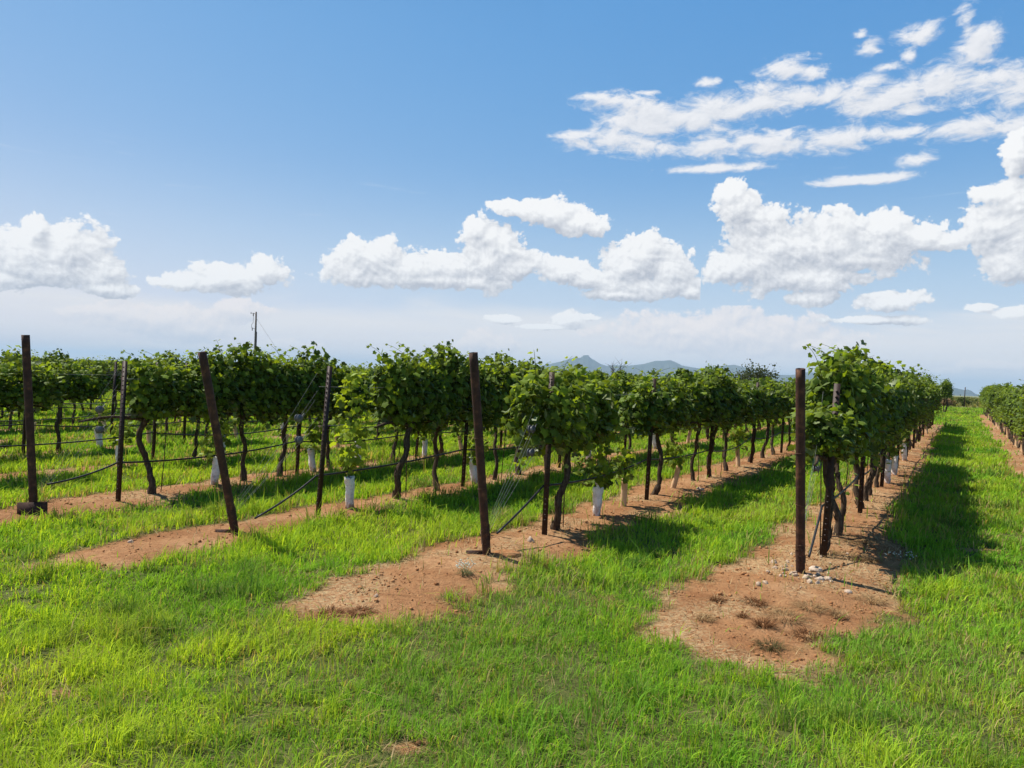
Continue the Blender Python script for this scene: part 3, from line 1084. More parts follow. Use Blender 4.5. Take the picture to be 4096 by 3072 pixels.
def make_tube_sleeve(seed, white, h=0.38, w=0.10, tied=False):
    r = np.random.default_rng(seed)
    mb = MB()
    n, s = 22, 20
    z = np.linspace(-0.02, h, n)
    th = np.linspace(0, 2 * np.pi, s, endpoint=False)
    zz, tt = np.meshgrid(z, th, indexing='ij')
    rr = np.full_like(zz, w / 2)
    k = zz / h
    if white:
        rr *= 1 + 0.18 * (k - .4) + 0.55 * (fbm(tt * 2.2 + seed, zz * 16, seed, 3) - .5)
        rr *= 1 - 0.25 * np.cos(2 * tt + seed) * np.clip(k, 0, 1) ** 2
        if tied:
            rr *= np.where(k > .85, 0.55, 1.0)
            rr *= np.where(k > .97, 1.5, 1.0)
    else:
        rr *= 1 + 0.03 * np.sin(4 * tt)
        rr *= np.where(np.abs(((tt + .78) % 1.57) - .78) < .2, 1.04, 1.0)
    lx = r.normal(0, .10) * zz
    ly = r.normal(0, .05) * zz
    V = np.stack([rr * np.cos(tt) + lx, rr * np.sin(tt) + ly, zz], -1)
    Vi = np.stack([(rr - .003) * np.cos(tt) + lx, (rr - .003) * np.sin(tt) + ly, zz], -1)
    if white and not tied:
        V[-1, :, 2] += 0.02 * (r.random(s) - .5)
        Vi[-1, :, 2] = V[-1, :, 2]
    i = np.arange(n - 1)[:, None] * s
    j = np.arange(s)[None]
    q = np.stack([i + j, i + (j + 1) % s, i + s + (j + 1) % s, i + s + j], -1).reshape(-1, 4)
    rim = np.stack([(n - 1) * s + np.arange(s), (n - 1) * s + (np.arange(s) + 1) % s,
                    n * s + (n - 1) * s + (np.arange(s) + 1) % s, n * s + (n - 1) * s + np.arange(s)], 1)
    mb.add(np.concatenate([V.reshape(-1, 3), Vi.reshape(-1, 3)]), np.concatenate([q, q[:, ::-1] + n * s, rim]))
    return mb.build('grow_tube', M_WHITE if white else M_TAN, True)


WT = [make_tube_sleeve(700 + i, True, 0.38 + .02 * i, .105) for i in range(3)]
WTT = [make_tube_sleeve(710 + i, True, 0.40, .10, True) for i in range(2)]
TT = [make_tube_sleeve(720 + i, False, 0.36, .085) for i in range(3)]


def make_young(seed, z0=0.36, z1=0.80, spread=0.20, count=60, young=0.25):
    r = np.random.default_rng(seed)
    mb = MB()
    zs = np.linspace(0.0, z1, 12)
    sx = r.normal(0, .02, 12).cumsum() * .5
    mb.tube(np.stack([sx, sx * .4, zs], 1), np.linspace(.007, .003, 12), 5)
    z = r.uniform(z0, z1, count)
    wd = spread * np.sqrt(np.clip(1 - ((z - (z0 + z1) / 2) / ((z1 - z0) / 2 + .05)) ** 2, .1, 1))
    a = r.uniform(0, 6.28, count)
    rad = wd * r.random(count) ** .5
    p = np.stack([rad * np.cos(a) * 1.2, rad * np.sin(a) * .9, z], 1)
    nr = np.stack([np.cos(a) * .5, np.sin(a) * .7, np.full(count, .6)], 1) + r.normal(0, .4, (count, 3))
    tp = np.stack([np.cos(a), np.sin(a), np.full(count, -.6)], 1) + r.normal(0, .3, (count, 3))
    V, F, cc = leaves(p, nr, tp, r.uniform(.045, .10, count), leaf_cols(count, young + .5 * r.random(count) * (z > z1 - .15), r), r)
    nv = len(V)
    SV = np.concatenate(mb.v)
    return mesh_np('young_vine', np.concatenate([V, SV]), [(F, 0), (np.concatenate(mb.q) + nv, 0), (np.concatenate(mb.t) + nv, 0)], M_LEAF, False,
                   {'Col': np.concatenate([cc, np.tile([.07, .09, .03], (len(SV), 1))])})


YV = [make_young(740 + i, .34, .72 + .05 * i, .17) for i in range(3)]
YV_BIG = make_young(750, .36, .86, .26, 130, .12)
YV_TALL = make_young(751, .42, 1.62, .19, 190, .75)


def grow_tube(k, t, me, label, group):
    x, y = rowpos(k, t, .10 if k == 0 else 0)
    o = obj('grow_tube', me, None, (x, y, gz(x, y)))
    o.rotation_euler = (random.uniform(-.11, .11), random.uniform(-.11, .11), ROW_ROT + random.uniform(0, 6.28))
    return tag(o, label, 'grow tube', group)


def young_vine(k, t, me, label):
    x, y = rowpos(k, t)
    o = obj('young_vine', me, None, (x, y, gz(x, y)))
    o.rotation_euler = (0, 0, random.uniform(0, 6.28))
    return tag(o, label, 'young vine', 'young vines growing out of tubes')


# ------------------------------------------------------------------ posts and stakes
def make_stake(h=1.72):
    mb = MB()
    mb.box((-0.024, -0.003, -0.05), (0.024, 0.003, h))
    mb.box((-0.0035, 0.003, -0.05), (0.0035, 0.036, h - 0.004))
    for z in np.arange(.15, h - .05, .055):
        mb.box((-0.007, -0.009, z), (0.007, -0.003, z + .016))
    return mb.build('line_stake', M_STAKE, False)


STAKE = make_stake()


def line_stake(k, t, label, sz=1.0, yaw=None):
    x, y = rowpos(k, t, .06)
    o = obj('line_stake', STAKE, None, (x, y, gz(x, y)))
    o.scale = (1.2, 1.2, sz)
    yaw = ROW_ROT - 1.57 + random.uniform(-.35, .35)
    tilt = Matrix.Rotation(.03 + random.uniform(-.02, .02), 3, 'Y') @ Matrix.Rotation(random.uniform(-.02, .02), 3, 'X')
    o.rotation_euler = (tilt @ Matrix.Rotation(yaw, 3, 'Z')).to_euler()
    return tag(o, label, 'vineyard stake', 'steel line stakes along the rows')


ROD = None


def training_rod(k, t, label, h=1.15):
    global ROD
    if ROD is None:
        mb = MB()
        mb.tube(np.array([(0, 0, -.05), (.004, .002, .4), (0, 0, .8), (.003, 0, 1.15)]), 0.006, 6)
        ROD = mb.build('training_rod', M_ROD, True)
    x, y = rowpos(k, t, random.uniform(-.03, .03))
    o = obj('training_rod', ROD, None, (x, y, gz(x, y)))
    o.rotation_euler = (random.uniform(-.05, .05), random.uniform(-.07, .07), 0)
    return tag(o, label, 'training rod', 'thin training rods beside vines')


# end posts: base point, height, lean along the row (away from the vines), label words
POSTS = {0: (2.613, 6.278, 1.80, 0.36), 1: (-0.178, 6.475, 1.83, 0.317), 2: (-2.70, 7.04, 1.78, 0.422), 3: (-5.10, 7.63, 1.91, 0.126)}
POST_NAME = {0: 'stone-ringed post', 1: 'middle post', 2: 'leaning post', 3: 'leftmost post'}
POST_LABEL = {0: 'rusty hollow pipe end post standing in a ring of pale stones',
              1: 'rusty hollow pipe end post in the middle with a flat plate sticking out below',
              2: 'rusty pipe end post leaning sharply away from its row',
              3: 'tall dark pipe end post with a wide upright steel plate at its foot'}


def end_post(k):
    bx, by, h, lean = POSTS[k]
    z0 = gz(bx, by)
    root = empty('end_post', (bx, by, z0), ROW_ROT)
    tag(root, POST_LABEL[k], 'end post', 'rusty end posts at the head of the rows')
    R = 0.039
    n = 24
    zz = np.linspace(-0.12, h, n)
    ax = np.stack([-lean * zz / h, np.zeros(n), zz], 1)
    s = 24
    th = np.linspace(0, 2 * np.pi, s, endpoint=False)
    up = np.array([-lean, 0, h]) / math.hypot(lean, h)
    e1 = np.array([up[2], 0, -up[0]])
    e2 = np.array([0, 1.0, 0])
    ring = np.cos(th)[:, None] * e1 + np.sin(th)[:, None] * e2
    Vo = (ax[:, None] + ring[None] * R).reshape(-1, 3)
    axi = np.array([ax[-1], ax[-1] - up * 0.35])
    Vi = (axi[:, None] + ring[None] * (R - .006)).reshape(-1, 3)
    i = np.arange(n - 1)[:, None] * s
    j = np.arange(s)[None]
    q = np.stack([i + j, i + (j + 1) % s, i + s + (j + 1) % s, i + s + j], -1).reshape(-1, 4)
    o = n * s
    jj = np.arange(s)
    rim = np.stack([(n - 1) * s + jj, (n - 1) * s + (jj + 1) % s, o + (jj + 1) % s, o + jj], 1)
    inn = np.stack([o + jj, o + (jj + 1) % s, o + s + (jj + 1) % s, o + s + jj], 1)
    mb = MB()
    mb.add(np.concatenate([Vo, Vi]), np.concatenate([q, rim, inn]))
    obj('pipe', mb.build('pipe', M_PIPE, True), root)
    r = np.random.default_rng(800 + k)
    for zc in (0.12, 0.20, 0.62, 1.08):
        turns = 5 if zc < .3 else 1
        u = np.linspace(0, 1, 16 * turns)
        a = u * turns * 2 * np.pi + r.uniform(0, 6)
        zr = zc + 0.02 * np.sin(a + r.uniform(0, 6)) * (1 if zc < .3 else .4) + 0.06 * u * (zc < .3)
        P = np.stack([-lean * zr / h, 0 * zr, zr], 1) + (np.cos(a)[:, None] * e1 + np.sin(a)[:, None] * e2) * (R + .003)
        wm = MB()
        wm.tube(P, 0.0026, 5)
        obj('wire_wrap', wm.build('wire_wrap', M_ROD, True), root)
    for _ in range(4):
        a = r.uniform(0, 6.28)
        p0 = np.array([-lean * .15 / h, 0, .15]) + (math.cos(a) * e1 + math.sin(a) * e2) * R
        p1 = p0 + np.array([r.normal(0, .05), r.normal(0, .06), r.uniform(-.03, .08)])
        wm = MB()
        wm.tube(np.array([p0, (p0 + p1) / 2 + [0, 0, .015], p1]), .0022, 4)
        obj('wire_end', wm.build('wire_end', M_ROD, True), root)
    # foot plate
    pm = MB()
    Rz = Matrix.Rotation(-ROW_ROT + (0.35 if k == 3 else 0.12), 4, 'Z')
    if k == 3:
        pm.box((-0.145, -0.047, -0.08), (0.135, -0.041, 0.125), Rz)
    elif k in (1, 2):
        pm.box((-0.19, -0.004, -0.05), (-0.034, 0.004, 0.035), Rz)
        pm.box((0.034, -0.004, -0.05), (0.10, 0.004, 0.015), Rz)
    if k:
        obj('foot_plate', pm.build('foot_plate', M_PIPE, False), root)
    # mound of loose soil at the foot
    return root


for k in POSTS:
    end_post(k)


def mound(x, y, rx, ry, h, label):
    r = np.random.default_rng(int(abs(x * 100)))
    V = ICO3.copy()
    V *= 1 + 0.3 * (fbm(V[:, 0] * 3, V[:, 1] * 3 + V[:, 2], 5, 3) - .5)[:, None]
    V *= np.array([rx, ry, h])
    o = obj('soil_mound', mesh_np('soil_mound', V, [(ICOF3, 0)], M_CLOD, True), None, (x, y, gz(x, y) - h * .15))
    tag(o, label, 'soil mound')


mound(0.0, 6.50, .15, .10, .045, 'low smooth heap of red soil at the foot of the straight middle post')
mound(-2.56, 7.02, .12, .09, .04, 'low smooth heap of red soil at the foot of the sharply leaning post')


# ------------------------------------------------------------------ rows
STAKES = {0: [7.45, 10.4, 13.42, 16.8, 19.9, 22.9, 25.8, 28.95, 32.2, 35.7, 38.9],
          1: [6.40, 9.32, 12.18, 15.15, 18.07, 21.1, 24.1, 27.1, 30.1, 33.1, 36.1, 39.1],
          2: [5.53, 8.39, 11.4, 14.4, 17.4, 20.4, 23.4, 26.4, 29.4, 32.4, 35.4, 38.4],
          3: [4.66, 7.55, 10.5, 13.5, 16.5, 19.5, 22.5, 25.5, 28.5, 31.5, 34.5, 37.5]}
for k in range(4, 10):
    off = {4: 3.75, 5: 2.85}.get(k, 1.9 + 0.13 * k)
    STAKES[k] = [off + 3 * j for j in range(15) if off + 3 * j < ROW_END[k]]
STAKES[-1] = [10.5 + 3.05 * j for j in range(17)]
# measured near plants, then a vine every metre and a half
VINES = {0: [7.62, 8.6, 9.2, 10.81, 11.6, 12.3, 13.3, 14.7, 16.2, 17.4],
         1: [6.82, 9.76, 11.59, 12.35, 13.4, 15.4, 16.4, 17.5],
         2: [7.0, 7.87, 9.35, 10.1, 11.0, 12.2, 13.47, 14.7],
         3: [5.18, 6.6, 7.25, 8.35, 9.9, 11.4, 12.8]}
WHITE_T = {0: [(14.0, 1), (15.46, 0), (18.5, 2)], 1: [(7.83, 3), (21.8, 1)], 2: [(6.11, 0), (8.78, 4), (12.75, 1), (16.4, 2)],
           3: [(6.12, 1), (7.95, 0), (9.0, 2), (10.84, 3), (14.9, 1)], 4: [(6.25, 2), (8.1, 0), (13.2, 1)], 5: [(7.19, 0), (11.5, 1)]}
TAN_T = {0: [31.0], 1: [8.65, 10.58, 14.36], 2: [18.8], 3: [12.1], 4: [3.6, 9.5, 10.94, 15.4], 5: [8.15, 10.2, 12.6], 6: [7.1, 8.6, 13.3],
         7: [8.2, 9.8, 12.0], -1: [24.6, 27.2, 31.9, 36.4, 38.3, 40.0, 41.5, 47.0, 52]}
ORD = ['first', 'second', 'third', 'fourth', 'fifth', 'sixth', 'seventh', 'eighth', 'ninth', 'tenth', 'eleventh', 'twelfth', 'thirteenth',
       'fourteenth', 'fifteenth', 'sixteenth', 'seventeenth', 'eighteenth', 'nineteenth', 'twentieth', 'twenty-first', 'twenty-second',
       'twenty-third', 'twenty-fourth', 'twenty-fifth', 'twenty-sixth', 'twenty-seventh', 'twenty-eighth', 'twenty-ninth', 'thirtieth', 'thirty-first',
       'thirty-second', 'thirty-third', 'thirty-fourth', 'thirty-fifth', 'thirty-sixth', 'thirty-seventh', 'thirty-eighth', 'thirty-ninth', 'fortieth']
ROW_DESC = {-1: 'the row along the right edge', 0: 'the stone-ringed post row', 1: 'the middle post row',
            2: 'the leaning post row', 3: 'the leftmost post row'}
for k in range(4, 10):
    ROW_DESC[k] = 'the %s row beyond the leftmost post' % ORD[k - 4]


def hidden_left(k, t):
    """outside the left or right edge of the seen wedge"""
    x, y = rowpos(k, t)
    a = math.degrees(math.atan2(x, y))
    return y < 1 or a < -40 or a > (52 if k == -1 else 39)


for k in ROW_KEYS:
    vs = list(VINES.get(k, []))
    t = vs[-1] + 1.5 if vs else (11.2 if k == -1 else ROW_START[k] + 1.6)
    tubes = [a for a, _ in WHITE_T.get(k, [])] + list(TAN_T.get(k, []))
    while t < ROW_END[k] - .4:
        if min([abs(t - a) for a in tubes] + [9]) > .45:
            vs.append(t)
        t += 1.5 + random.uniform(-.12, .12)
    cnt = 0
    for i, t in enumerate(vs):
        if hidden_left(k, t):
            continue
        o_ = ORD[cnt]
        cnt += 1
        way = 'from the near end of' if k in (-1, 0, 1, 2, 3) else 'from the left edge of'
        lab = 'grapevine, %s %s %s' % (o_, way, ROW_DESC[k])
        kw = {}
        sz = random.uniform(.86, 1.06)
        if k == 0:
            sz *= 1.14
            if i == 0:
                kw = dict(fol=FOL_FRONT[1], flip=False, dx=.42, sy=.85)
                sz = .72
                lab = 'first grapevine behind the stone-ringed post, thick trunk and bright leaves at its near end'
            elif i == 1:
                kw = dict(fol=FOL_SHOOTY[0])
                sz = 1.05
            elif i == 2:
                kw = dict(fol=FOL_SHOOTY[1])
                sz = 1.05
        if k == 1 and i == 0:
            kw = dict(fol=FOL_FRONT[0], trk=TRK[5], flip=False, sx=.98, dx=.17, sy=1.1)
            sz = 1.0
            lab = 'big domed grapevine, first behind the straight middle post, with a twisted grey trunk'
        if k == 2 and i == 0:
            kw = dict(fol=FOL_SHOOTY[0], trk=TRK[5], dx=.38, flip=False, sx=.95)
            lab = 'grapevine with tall top shoots and a thick dark trunk, first behind the sharply leaning post'
        if k == 2:
            sz *= .97
        if k == 2 and i == 1:
            kw = dict(fol=FOL_SHOOTY[1])
            sz = 1.02
        if k >= 3:
            sz *= .87 if k == 3 else .90
        if k == 3 and i == 0:
            kw = dict(flip=False, dx=.36, sx=.9)
        if k == 3 and i in (1, 2):
            kw = dict(fol=FOL_SHOOTY[i % 2])
            sz = .96
        if k == 1 and i > 0:
            sz = random.uniform(.86, .96)
        vine(k, t, lab, sz=sz, **kw)
        if k in (0, 1, 2, 3) and t < 16 and i % 2 == 0:
            training_rod(k, t + random.choice([-.14, .14]), 'thin rusty rod by the %s vine of %s' % (o_, ROW_DESC[k]))
    cnt = 0
    for i, t in enumerate(STAKES[k]):
        if hidden_left(k, t):
            continue
        way = 'near end' if k in (-1, 0, 1, 2, 3) else 'left edge'
        line_stake(k, t, 'rusty steel stake, %s from the %s of %s' % (ORD[cnt], way, ROW_DESC[k]), .98)
        cnt += 1
    for i, (t, kind) in enumerate(WHITE_T.get(k, [])):
        me = WT[kind] if kind < 3 else WTT[kind - 3]
        lab = 'crumpled white grow tube, %s white one along %s' % (ORD[i], ROW_DESC[k])
        grow_tube(k, t, me, lab, 'white grow tubes')
        if k == 2 and i == 0:
            young_vine(k, t, YV_TALL, 'tall yellow-green young vine climbing out of the white tube nearest the leaning post')
        else:
            young_vine(k, t, YV_BIG if (k == 1 and i == 0) else random.choice(YV), 'young vine growing from the %s white tube of %s' % (ORD[i], ROW_DESC[k]))
    for i, t in enumerate(TAN_T.get(k, [])):
        grow_tube(k, t, random.choice(TT), 'tan cardboard grow tube, %s tan one along %s' % (ORD[i], ROW_DESC[k]), 'tan grow tubes')
        if k <= 5:
            young_vine(k, t, random.choice(YV), 'young vine growing from the %s tan tube of %s' % (ORD[i], ROW_DESC[k]))


# ------------------------------------------------------------------ hoses and wires
def sag_path(k, knots, sag, r, per=8):
    P = []
    for (t0, z0), (t1, z1) in zip(knots[:-1], knots[1:]):
        s = sag * r.uniform(.3, 1.3) * min(1, (t1 - t0) / 3)
        for u in np.linspace(0, 1, per, endpoint=False):
            t = t0 + (t1 - t0) * u
            x, y = rowpos(k, t, .03)
            P.append((x, y, z0 + (z1 - z0) * u - s * 4 * u * (1 - u)))
    x, y = rowpos(k, knots[-1][0], .03)
    P.append((x, y, knots[-1][1]))
    return np.array(P)


for k in ROW_KEYS:
    r = np.random.default_rng(900 + k)
    kn = []
    if k in POSTS:
        bx, by = POSTS[k][:2]
        tb = nt_of(bx, by)[1]
        kn.append((tb + (.12 if k != 2 else .2), {0: .12, 1: .19, 2: .12, 3: .30}[k]))
    for i, t in enumerate(STAKES[k]):
        kn.append((t, (.50 if k else .55) + r.uniform(-.06, .06)))
    kn.append((ROW_END[k] - .3, .3))
    mb = MB()
    mb.tube(sag_path(k, kn, .09, r), 0.011, 7)
    o = obj('drip_hose', mb.build('drip_hose', M_HOSE, True))
    tag(o, 'black drip hose sagging along ' + ROW_DESC[k], 'drip hose', 'drip hoses along the rows')
    for z, word in ((1.02, 'lower'), (1.46, 'upper')):
        t0 = STAKES[k][0]
        mb = MB()
        mb.tube(sag_path(k, [(t, z) for t in STAKES[k]], .012, r, 3), 0.0022, 4)
        o = obj('trellis_wire', mb.build('trellis_wire', M_WIRE, True))
        tag(o, '%s steel trellis wire of %s' % (word, ROW_DESC[k]), 'trellis wire', 'trellis wires')

for k in POSTS:
    bx, by, h, lean = POSTS[k]
    r = np.random.default_rng(950 + k)
    z0 = gz(bx, by)
    sx_, sy_ = rowpos(k, STAKES[k][0])
    ends = [(1.00, 0.0), (1.10, .02), (1.30, -.02), (1.40, .01), (1.60, 0)]
    for i, (ze, dn) in enumerate(ends):
        zb = 0.20 + .02 * i
        p0 = np.array([bx - lean * zb / h * TX + .035 * TX, by - lean * zb / h * TY + .035 * TY, z0 + zb])
        p1 = np.array([sx_ + dn * NX, sy_ + dn * NY, gz(sx_, sy_) + ze])
        u = np.linspace(0, 1, 9)[:, None]
        P = p0 + (p1 - p0) * u
        P[:, 0] += .012 * np.sin(u[:, 0] * 3.14) * r.normal()
        P[:, 2] -= .015 * np.sin(u[:, 0] * 3.14)
        mb = MB()
        mb.tube(P, 0.0011, 5)
        tag(obj('guy_wire', mb.build('guy_wire', M_WIRE, True)), 'thin guy wire slanting from the %s foot up to its first stake' % POST_NAME[k],
            'guy wire', 'guy wires of the ' + POST_NAME[k])
        if i in (1, 3):
            q = P[6] if i == 3 else P[6]
            d = p1 - p0
            d /= np.linalg.norm(d)
            rm = MB()
            side = np.array([NX, NY, 0])
            for a, b, R in ((-.022, -.016, .042), (-.016, .016, .026), (.016, .022, .042)):
                rm.tube(np.array([q + side * a, q + side * b]), R, 18)
            rm.tube(np.array([q + side * .03 - d * .02, q + side * .03 + d * .075]), .005, 6)
            tag(obj('wire_tensioner', rm.build('wire_tensioner', M_REEL, True)),
                'grey wire tensioner reel on the %s guy wires of the %s' % ('lower' if i == 1 else 'upper', POST_NAME[k]), 'wire tensioner', 'wire tensioner reels')

# lone vine on the far headland
x, y = W(-1.0, 62.9)
root = empty('grapevine', (x, y, gz(x, y)), ROW_ROT)
tag(root, 'lone dark grapevine standing by itself on the grass far down the lane', 'grapevine', 'grapevines trained along the rows')
for i in range(2):
    o = obj('trunk', TRK[5 - i], root)
    o.location.x = -.2 + .4 * i
    o.scale = (1.3, 1.3, 1.05)
f = obj('foliage', FOL_SHOOTY[0], root)
f.scale = (.95, 1.3, 1.25)


# ------------------------------------------------------------------ far vine rows, one mass
def far_rows():
    r = np.random.default_rng(1200)
    N_ = 15000
    k = r.integers(0, 8, N_)
    t = r.uniform(4, 46, N_)
    n = -26.3 - 2.5 * k
    th = r.uniform(0, 6.28, N_)
    lump = .75 + .5 * fbm(t * 1.3, k * 7.3, 9, 3)
    dn = .36 * np.cos(th) * lump
    z = 1.30 + .40 * np.sin(th) * lump
    keep = np.arctan2(n * NX + t * TX, n * NY + t * TY) > -0.75
    n, t, dn, z, th = n[keep], t[keep], dn[keep], z[keep], th[keep]
    x = (n + dn) * NX + t * TX
    y = (n + dn) * NY + t * TY
    p = np.stack([x, y, z], 1)
    m = len(p)
    nr = np.stack([np.cos(th) * NX, np.cos(th) * NY, .6 + .4 * np.sin(th)], 1) + r.normal(0, .4, (m, 3))
    tp = r.normal(0, .5, (m, 3)) + [0, 0, -.9]
    V, F, cc = leaves(p, nr, tp, r.uniform(.14, .24, m), leaf_cols(m, .15 * r.random(m), r), r)
    tag(obj('vine_rows', mesh_np('vine_rows', V, [(F, 0)], M_LEAF, False, {'Col': cc})),
        'farther leafy vine rows merging into one green mass behind the near rows', 'vine rows', kind='stuff')


far_rows()


# ------------------------------------------------------------------ dead tufts, flowers, twig, shrubs
def tuft_mesh(seed, w, h, count, colA, colB, name):
    r = np.random.default_rng(seed)
    a = r.uniform(0, 6.28, count)
    rad = w * .28 * r.random(count) ** .6
    colr = np.array(colA) + (np.array(colB) - np.array(colA)) * r.random(count)[:, None]
    return blade_mesh(name, rad * np.cos(a), rad * np.sin(a), np.full(count, -.005), r.uniform(.15, 1, count) * h, np.full(count, .0036),
                      a + r.normal(0, .5, count), np.abs(r.normal(w / h * .55, .7, count)), colr, M_STRAW, .5)


TUFTS = [(1.63, 5.45, 0.13, 'dead'), (1.91, 5.39, 0.17, 'dead'), (1.44, 5.06, 0.16, 'straw'), (1.72, 5.10, 0.11, 'dead'), (1.81, 4.94, 0.18, 'dead'),
         (2.03, 5.10, 0.24, 'straw'), (2.30, 5.33, 0.24, 'straw'), (2.05, 4.76, 0.20, 'dead'), (1.72, 4.55, 0.16, 'green'), (2.45, 5.20, 0.16, 'straw'),
         (3.35, 6.95, .34, 'straw'), (3.52, 6.85, .30, 'straw'), (-1.0, 4.92, .2, 'dead'), (-1.2, 4.88, .16, 'dead'), (3.75, 7.6, .28, 'straw'), (0.75, 5.32, .2, 'straw'),
         (2.9, 5.6, .2, 'straw')]
TL = ['small dead brown tuft behind the others on the bare patch, left of centre', 'dead brown tuft in the middle of the bare patch before the stone-ringed post',
      'straw-coloured tuft at the left of the near bare patch', 'short dark tuft left of the middle of the bare patch', 'wide dead tuft in the centre of the bare patch',
      'broad straw tuft right of the bare patch centre', 'tall straw tuft at the right of the bare patch behind the broad one', 'dead tuft at the near right of the bare patch',
      'dark greenish tuft nearest the viewer on the bare patch', 'straw tuft at the right grass edge of the bare patch',
      'shaggy pale tuft on the strip edge right of the first stake', 'shaggy pale tuft beside the grass where the lane shadow starts', 'dead tuft at the tip of the middle bare strip',
      'second dead tuft at the tip of the middle bare strip', 'pale tuft on the strip edge along the shaded lane', 'dry tuft at the grass edge left of the bare patch', 'dry tuft beside the post shadow']
for i, (x, y, w, kd) in enumerate(TUFTS):
    cA, cB = {'dead': ((.07, .03, .015), (.19, .09, .04)), 'straw': ((.20, .11, .05), (.38, .26, .13)), 'green': ((.05, .06, .02), (.14, .10, .05))}[kd]
    o = obj('dry_tuft', tuft_mesh(1300 + i, w * random.uniform(.9, 1.6), random.uniform(.04, .065) if kd == 'dead' else random.uniform(.045, .085), int(90 + 700 * w), cA, cB, 'dry_tuft'), None, (x, y, gz(x, y)))
    tag(o, TL[i], 'dry tuft', 'dry tufts on the bare soil')


def flower_clump(x, y, w, h, count, label):
    root = empty('flowering_weed', (x, y, gz(x, y)))
    tag(root, label, 'flowering weed')
    obj('stems', tuft_mesh(1400, w, h, count * 2, (.10, .13, .05), (.22, .24, .12), 'stems'), root)
    r = np.random.default_rng(int(count + x * 10))
    a = r.uniform(0, 6.28, count)
    rad = w * .5 * r.random(count) ** .5
    V, F = [], []
    for i in range(count):
        V.append(ICO1 * .0055 * r.uniform(.7, 1.4) + [rad[i] * math.cos(a[i]), rad[i] * math.sin(a[i]), h * r.uniform(.6, 1.15)])
        F.append(ICOF1 + 12 * i if len(ICO1) == 12 else ICOF1 + len(ICO1) * i)
    obj('blossoms', mesh_np('blossoms', np.concatenate(V), [(np.concatenate(F), 0)], M_FLOWER), root)


flower_clump(-0.33, 5.83, .17, .10, 60, 'white flowering weed at the grass edge before the straight middle post')
flower_clump(3.86, 6.98, .35, .07, 26, 'sparse tiny white flowers on the grass edge by the shaded lane')
mb = MB()
mb.tube(np.array([(1.93, 6.66, .01), (2.02, 6.65, .012), (2.08, 6.70, .03), (2.18, 6.76, .02)]) + [0, 0, gz(2, 6.7)], [.006, .007, .006, .004], 6)
tag(obj('twig', mb.build('twig', M_ROD, True)), 'bent brown twig lying on bare soil left of the stone-ringed post', 'twig')
mb = MB()
mb.tube(np.array([(3.4, 7.7, .02), (3.55, 7.62, .04), (3.7, 7.6, .02), (3.85, 7.65, .03)]) + [0, 0, gz(3.6, 7.6)], [.008, .009, .008, .006], 6, True, .3, np.random.default_rng(3))
tag(obj('twig', mb.build('twig', M_BARK, True)), 'dark gnarled twig at the foot of the trunk behind the first stake', 'twig')


def shrub(name, x, y, w, h, colA, colB, label, count=900, trunk=False, bare=False, leaf=.16, fill=.5):
    r = np.random.default_rng(int(abs(x * 10)) + 5)
    z0 = gz(x, y)
    root = empty(name, (x, y, z0))
    tag(root, label, 'tree' if trunk else 'shrub')
    tb = MB()
    tips = []
    lim = 16 if trunk else 8
    for i in range(lim):
        a = r.uniform(0, 6.28)
        sp = r.uniform(.15, .5) * w
        zt = h * r.uniform(.55, .98)
        u = np.linspace(0, 1, 8)[:, None]
        P = np.array([0, 0, -.1]) + np.array([math.cos(a) * sp, math.sin(a) * sp, zt]) * np.concatenate([u ** 1.7, u ** 1.7, u], 1) + r.normal(0, .02 * w, (8, 3)) * u
        tb.tube(P, np.linspace(.028 * h if trunk else .012, .006, 8), 5)
        tips.append(P[4:])
        for q in range(5):
            s = P[r.integers(3, 7)]
            e = s + np.array([r.normal(0, .13 * w), r.normal(0, .13 * w), r.uniform(.05, .25) * h])
            tb.tube(np.array([s, (s + e) / 2 + r.normal(0, .02, 3), e]), np.array([.012, .008, .004]) * (h / 3 if trunk else .6), 4)
            tips.append(np.array([(s + e) / 2, e]))
    obj('trunk' if trunk else 'stems', tb.build('trunk', M_BARK, True), root)
    if not bare:
        T = np.concatenate(tips)
        c = T[r.integers(0, len(T), count)] + r.normal(0, .07 * w, (count, 3)) * [1, 1, .8]
        c[:, 2] = np.maximum(c[:, 2], .08)
        colr = np.array(colA) + (np.array(colB) - np.array(colA)) * r.random(count)[:, None]
        V, F, cc = leaves(c, r.normal(0, .7, (count, 3)) + [0, 0, .5], r.normal(0, 1, (count, 3)), r.uniform(.5, 1.2, count) * leaf, colr, r)
        obj('crown' if trunk else 'leaves', mesh_np('crown', V, [(F, 0)], M_TREE, False, {'Col': cc}), root)


g1, g2 = (.045, .062, .025), (.10, .115, .05)
shrub('broadleaf_tree', 0.3481 * 88, 88, 5.2, 4.3, g1, g2, 'grey-green bushy tree rising behind the far end of the vine rows', 1500, True, leaf=.22)
shrub('broadleaf_tree', 0.322 * 96, 96, 4.0, 3.6, g1, g2, 'smaller grey-green tree to the left of the bushy one beyond the rows', 900, True, leaf=.22)
shrub('bare_tree', 0.144 * 85, 85, 3.6, 4.2, g1, g2, 'bare leafless tree standing before the blue mountain', 10, True, True)
shrub('bare_tree', 0.579 * 80, 80, 3.4, 3.9, g1, g2, 'bare twiggy treetop showing above the end of the stone-ringed post row', 10, True, True)
br1, br2 = (.14, .10, .05), (.28, .20, .11)
for x, y, lab in ((46.0, 75.2, 'brown dry bush on the field edge right of the lone vine'), (50.9, 75.6, 'brown dry bush on the field edge beside the right-hand row')):
    shrub('dry_bush', x, y, 2.0, .95, br1, br2, lab, 700, leaf=.14)
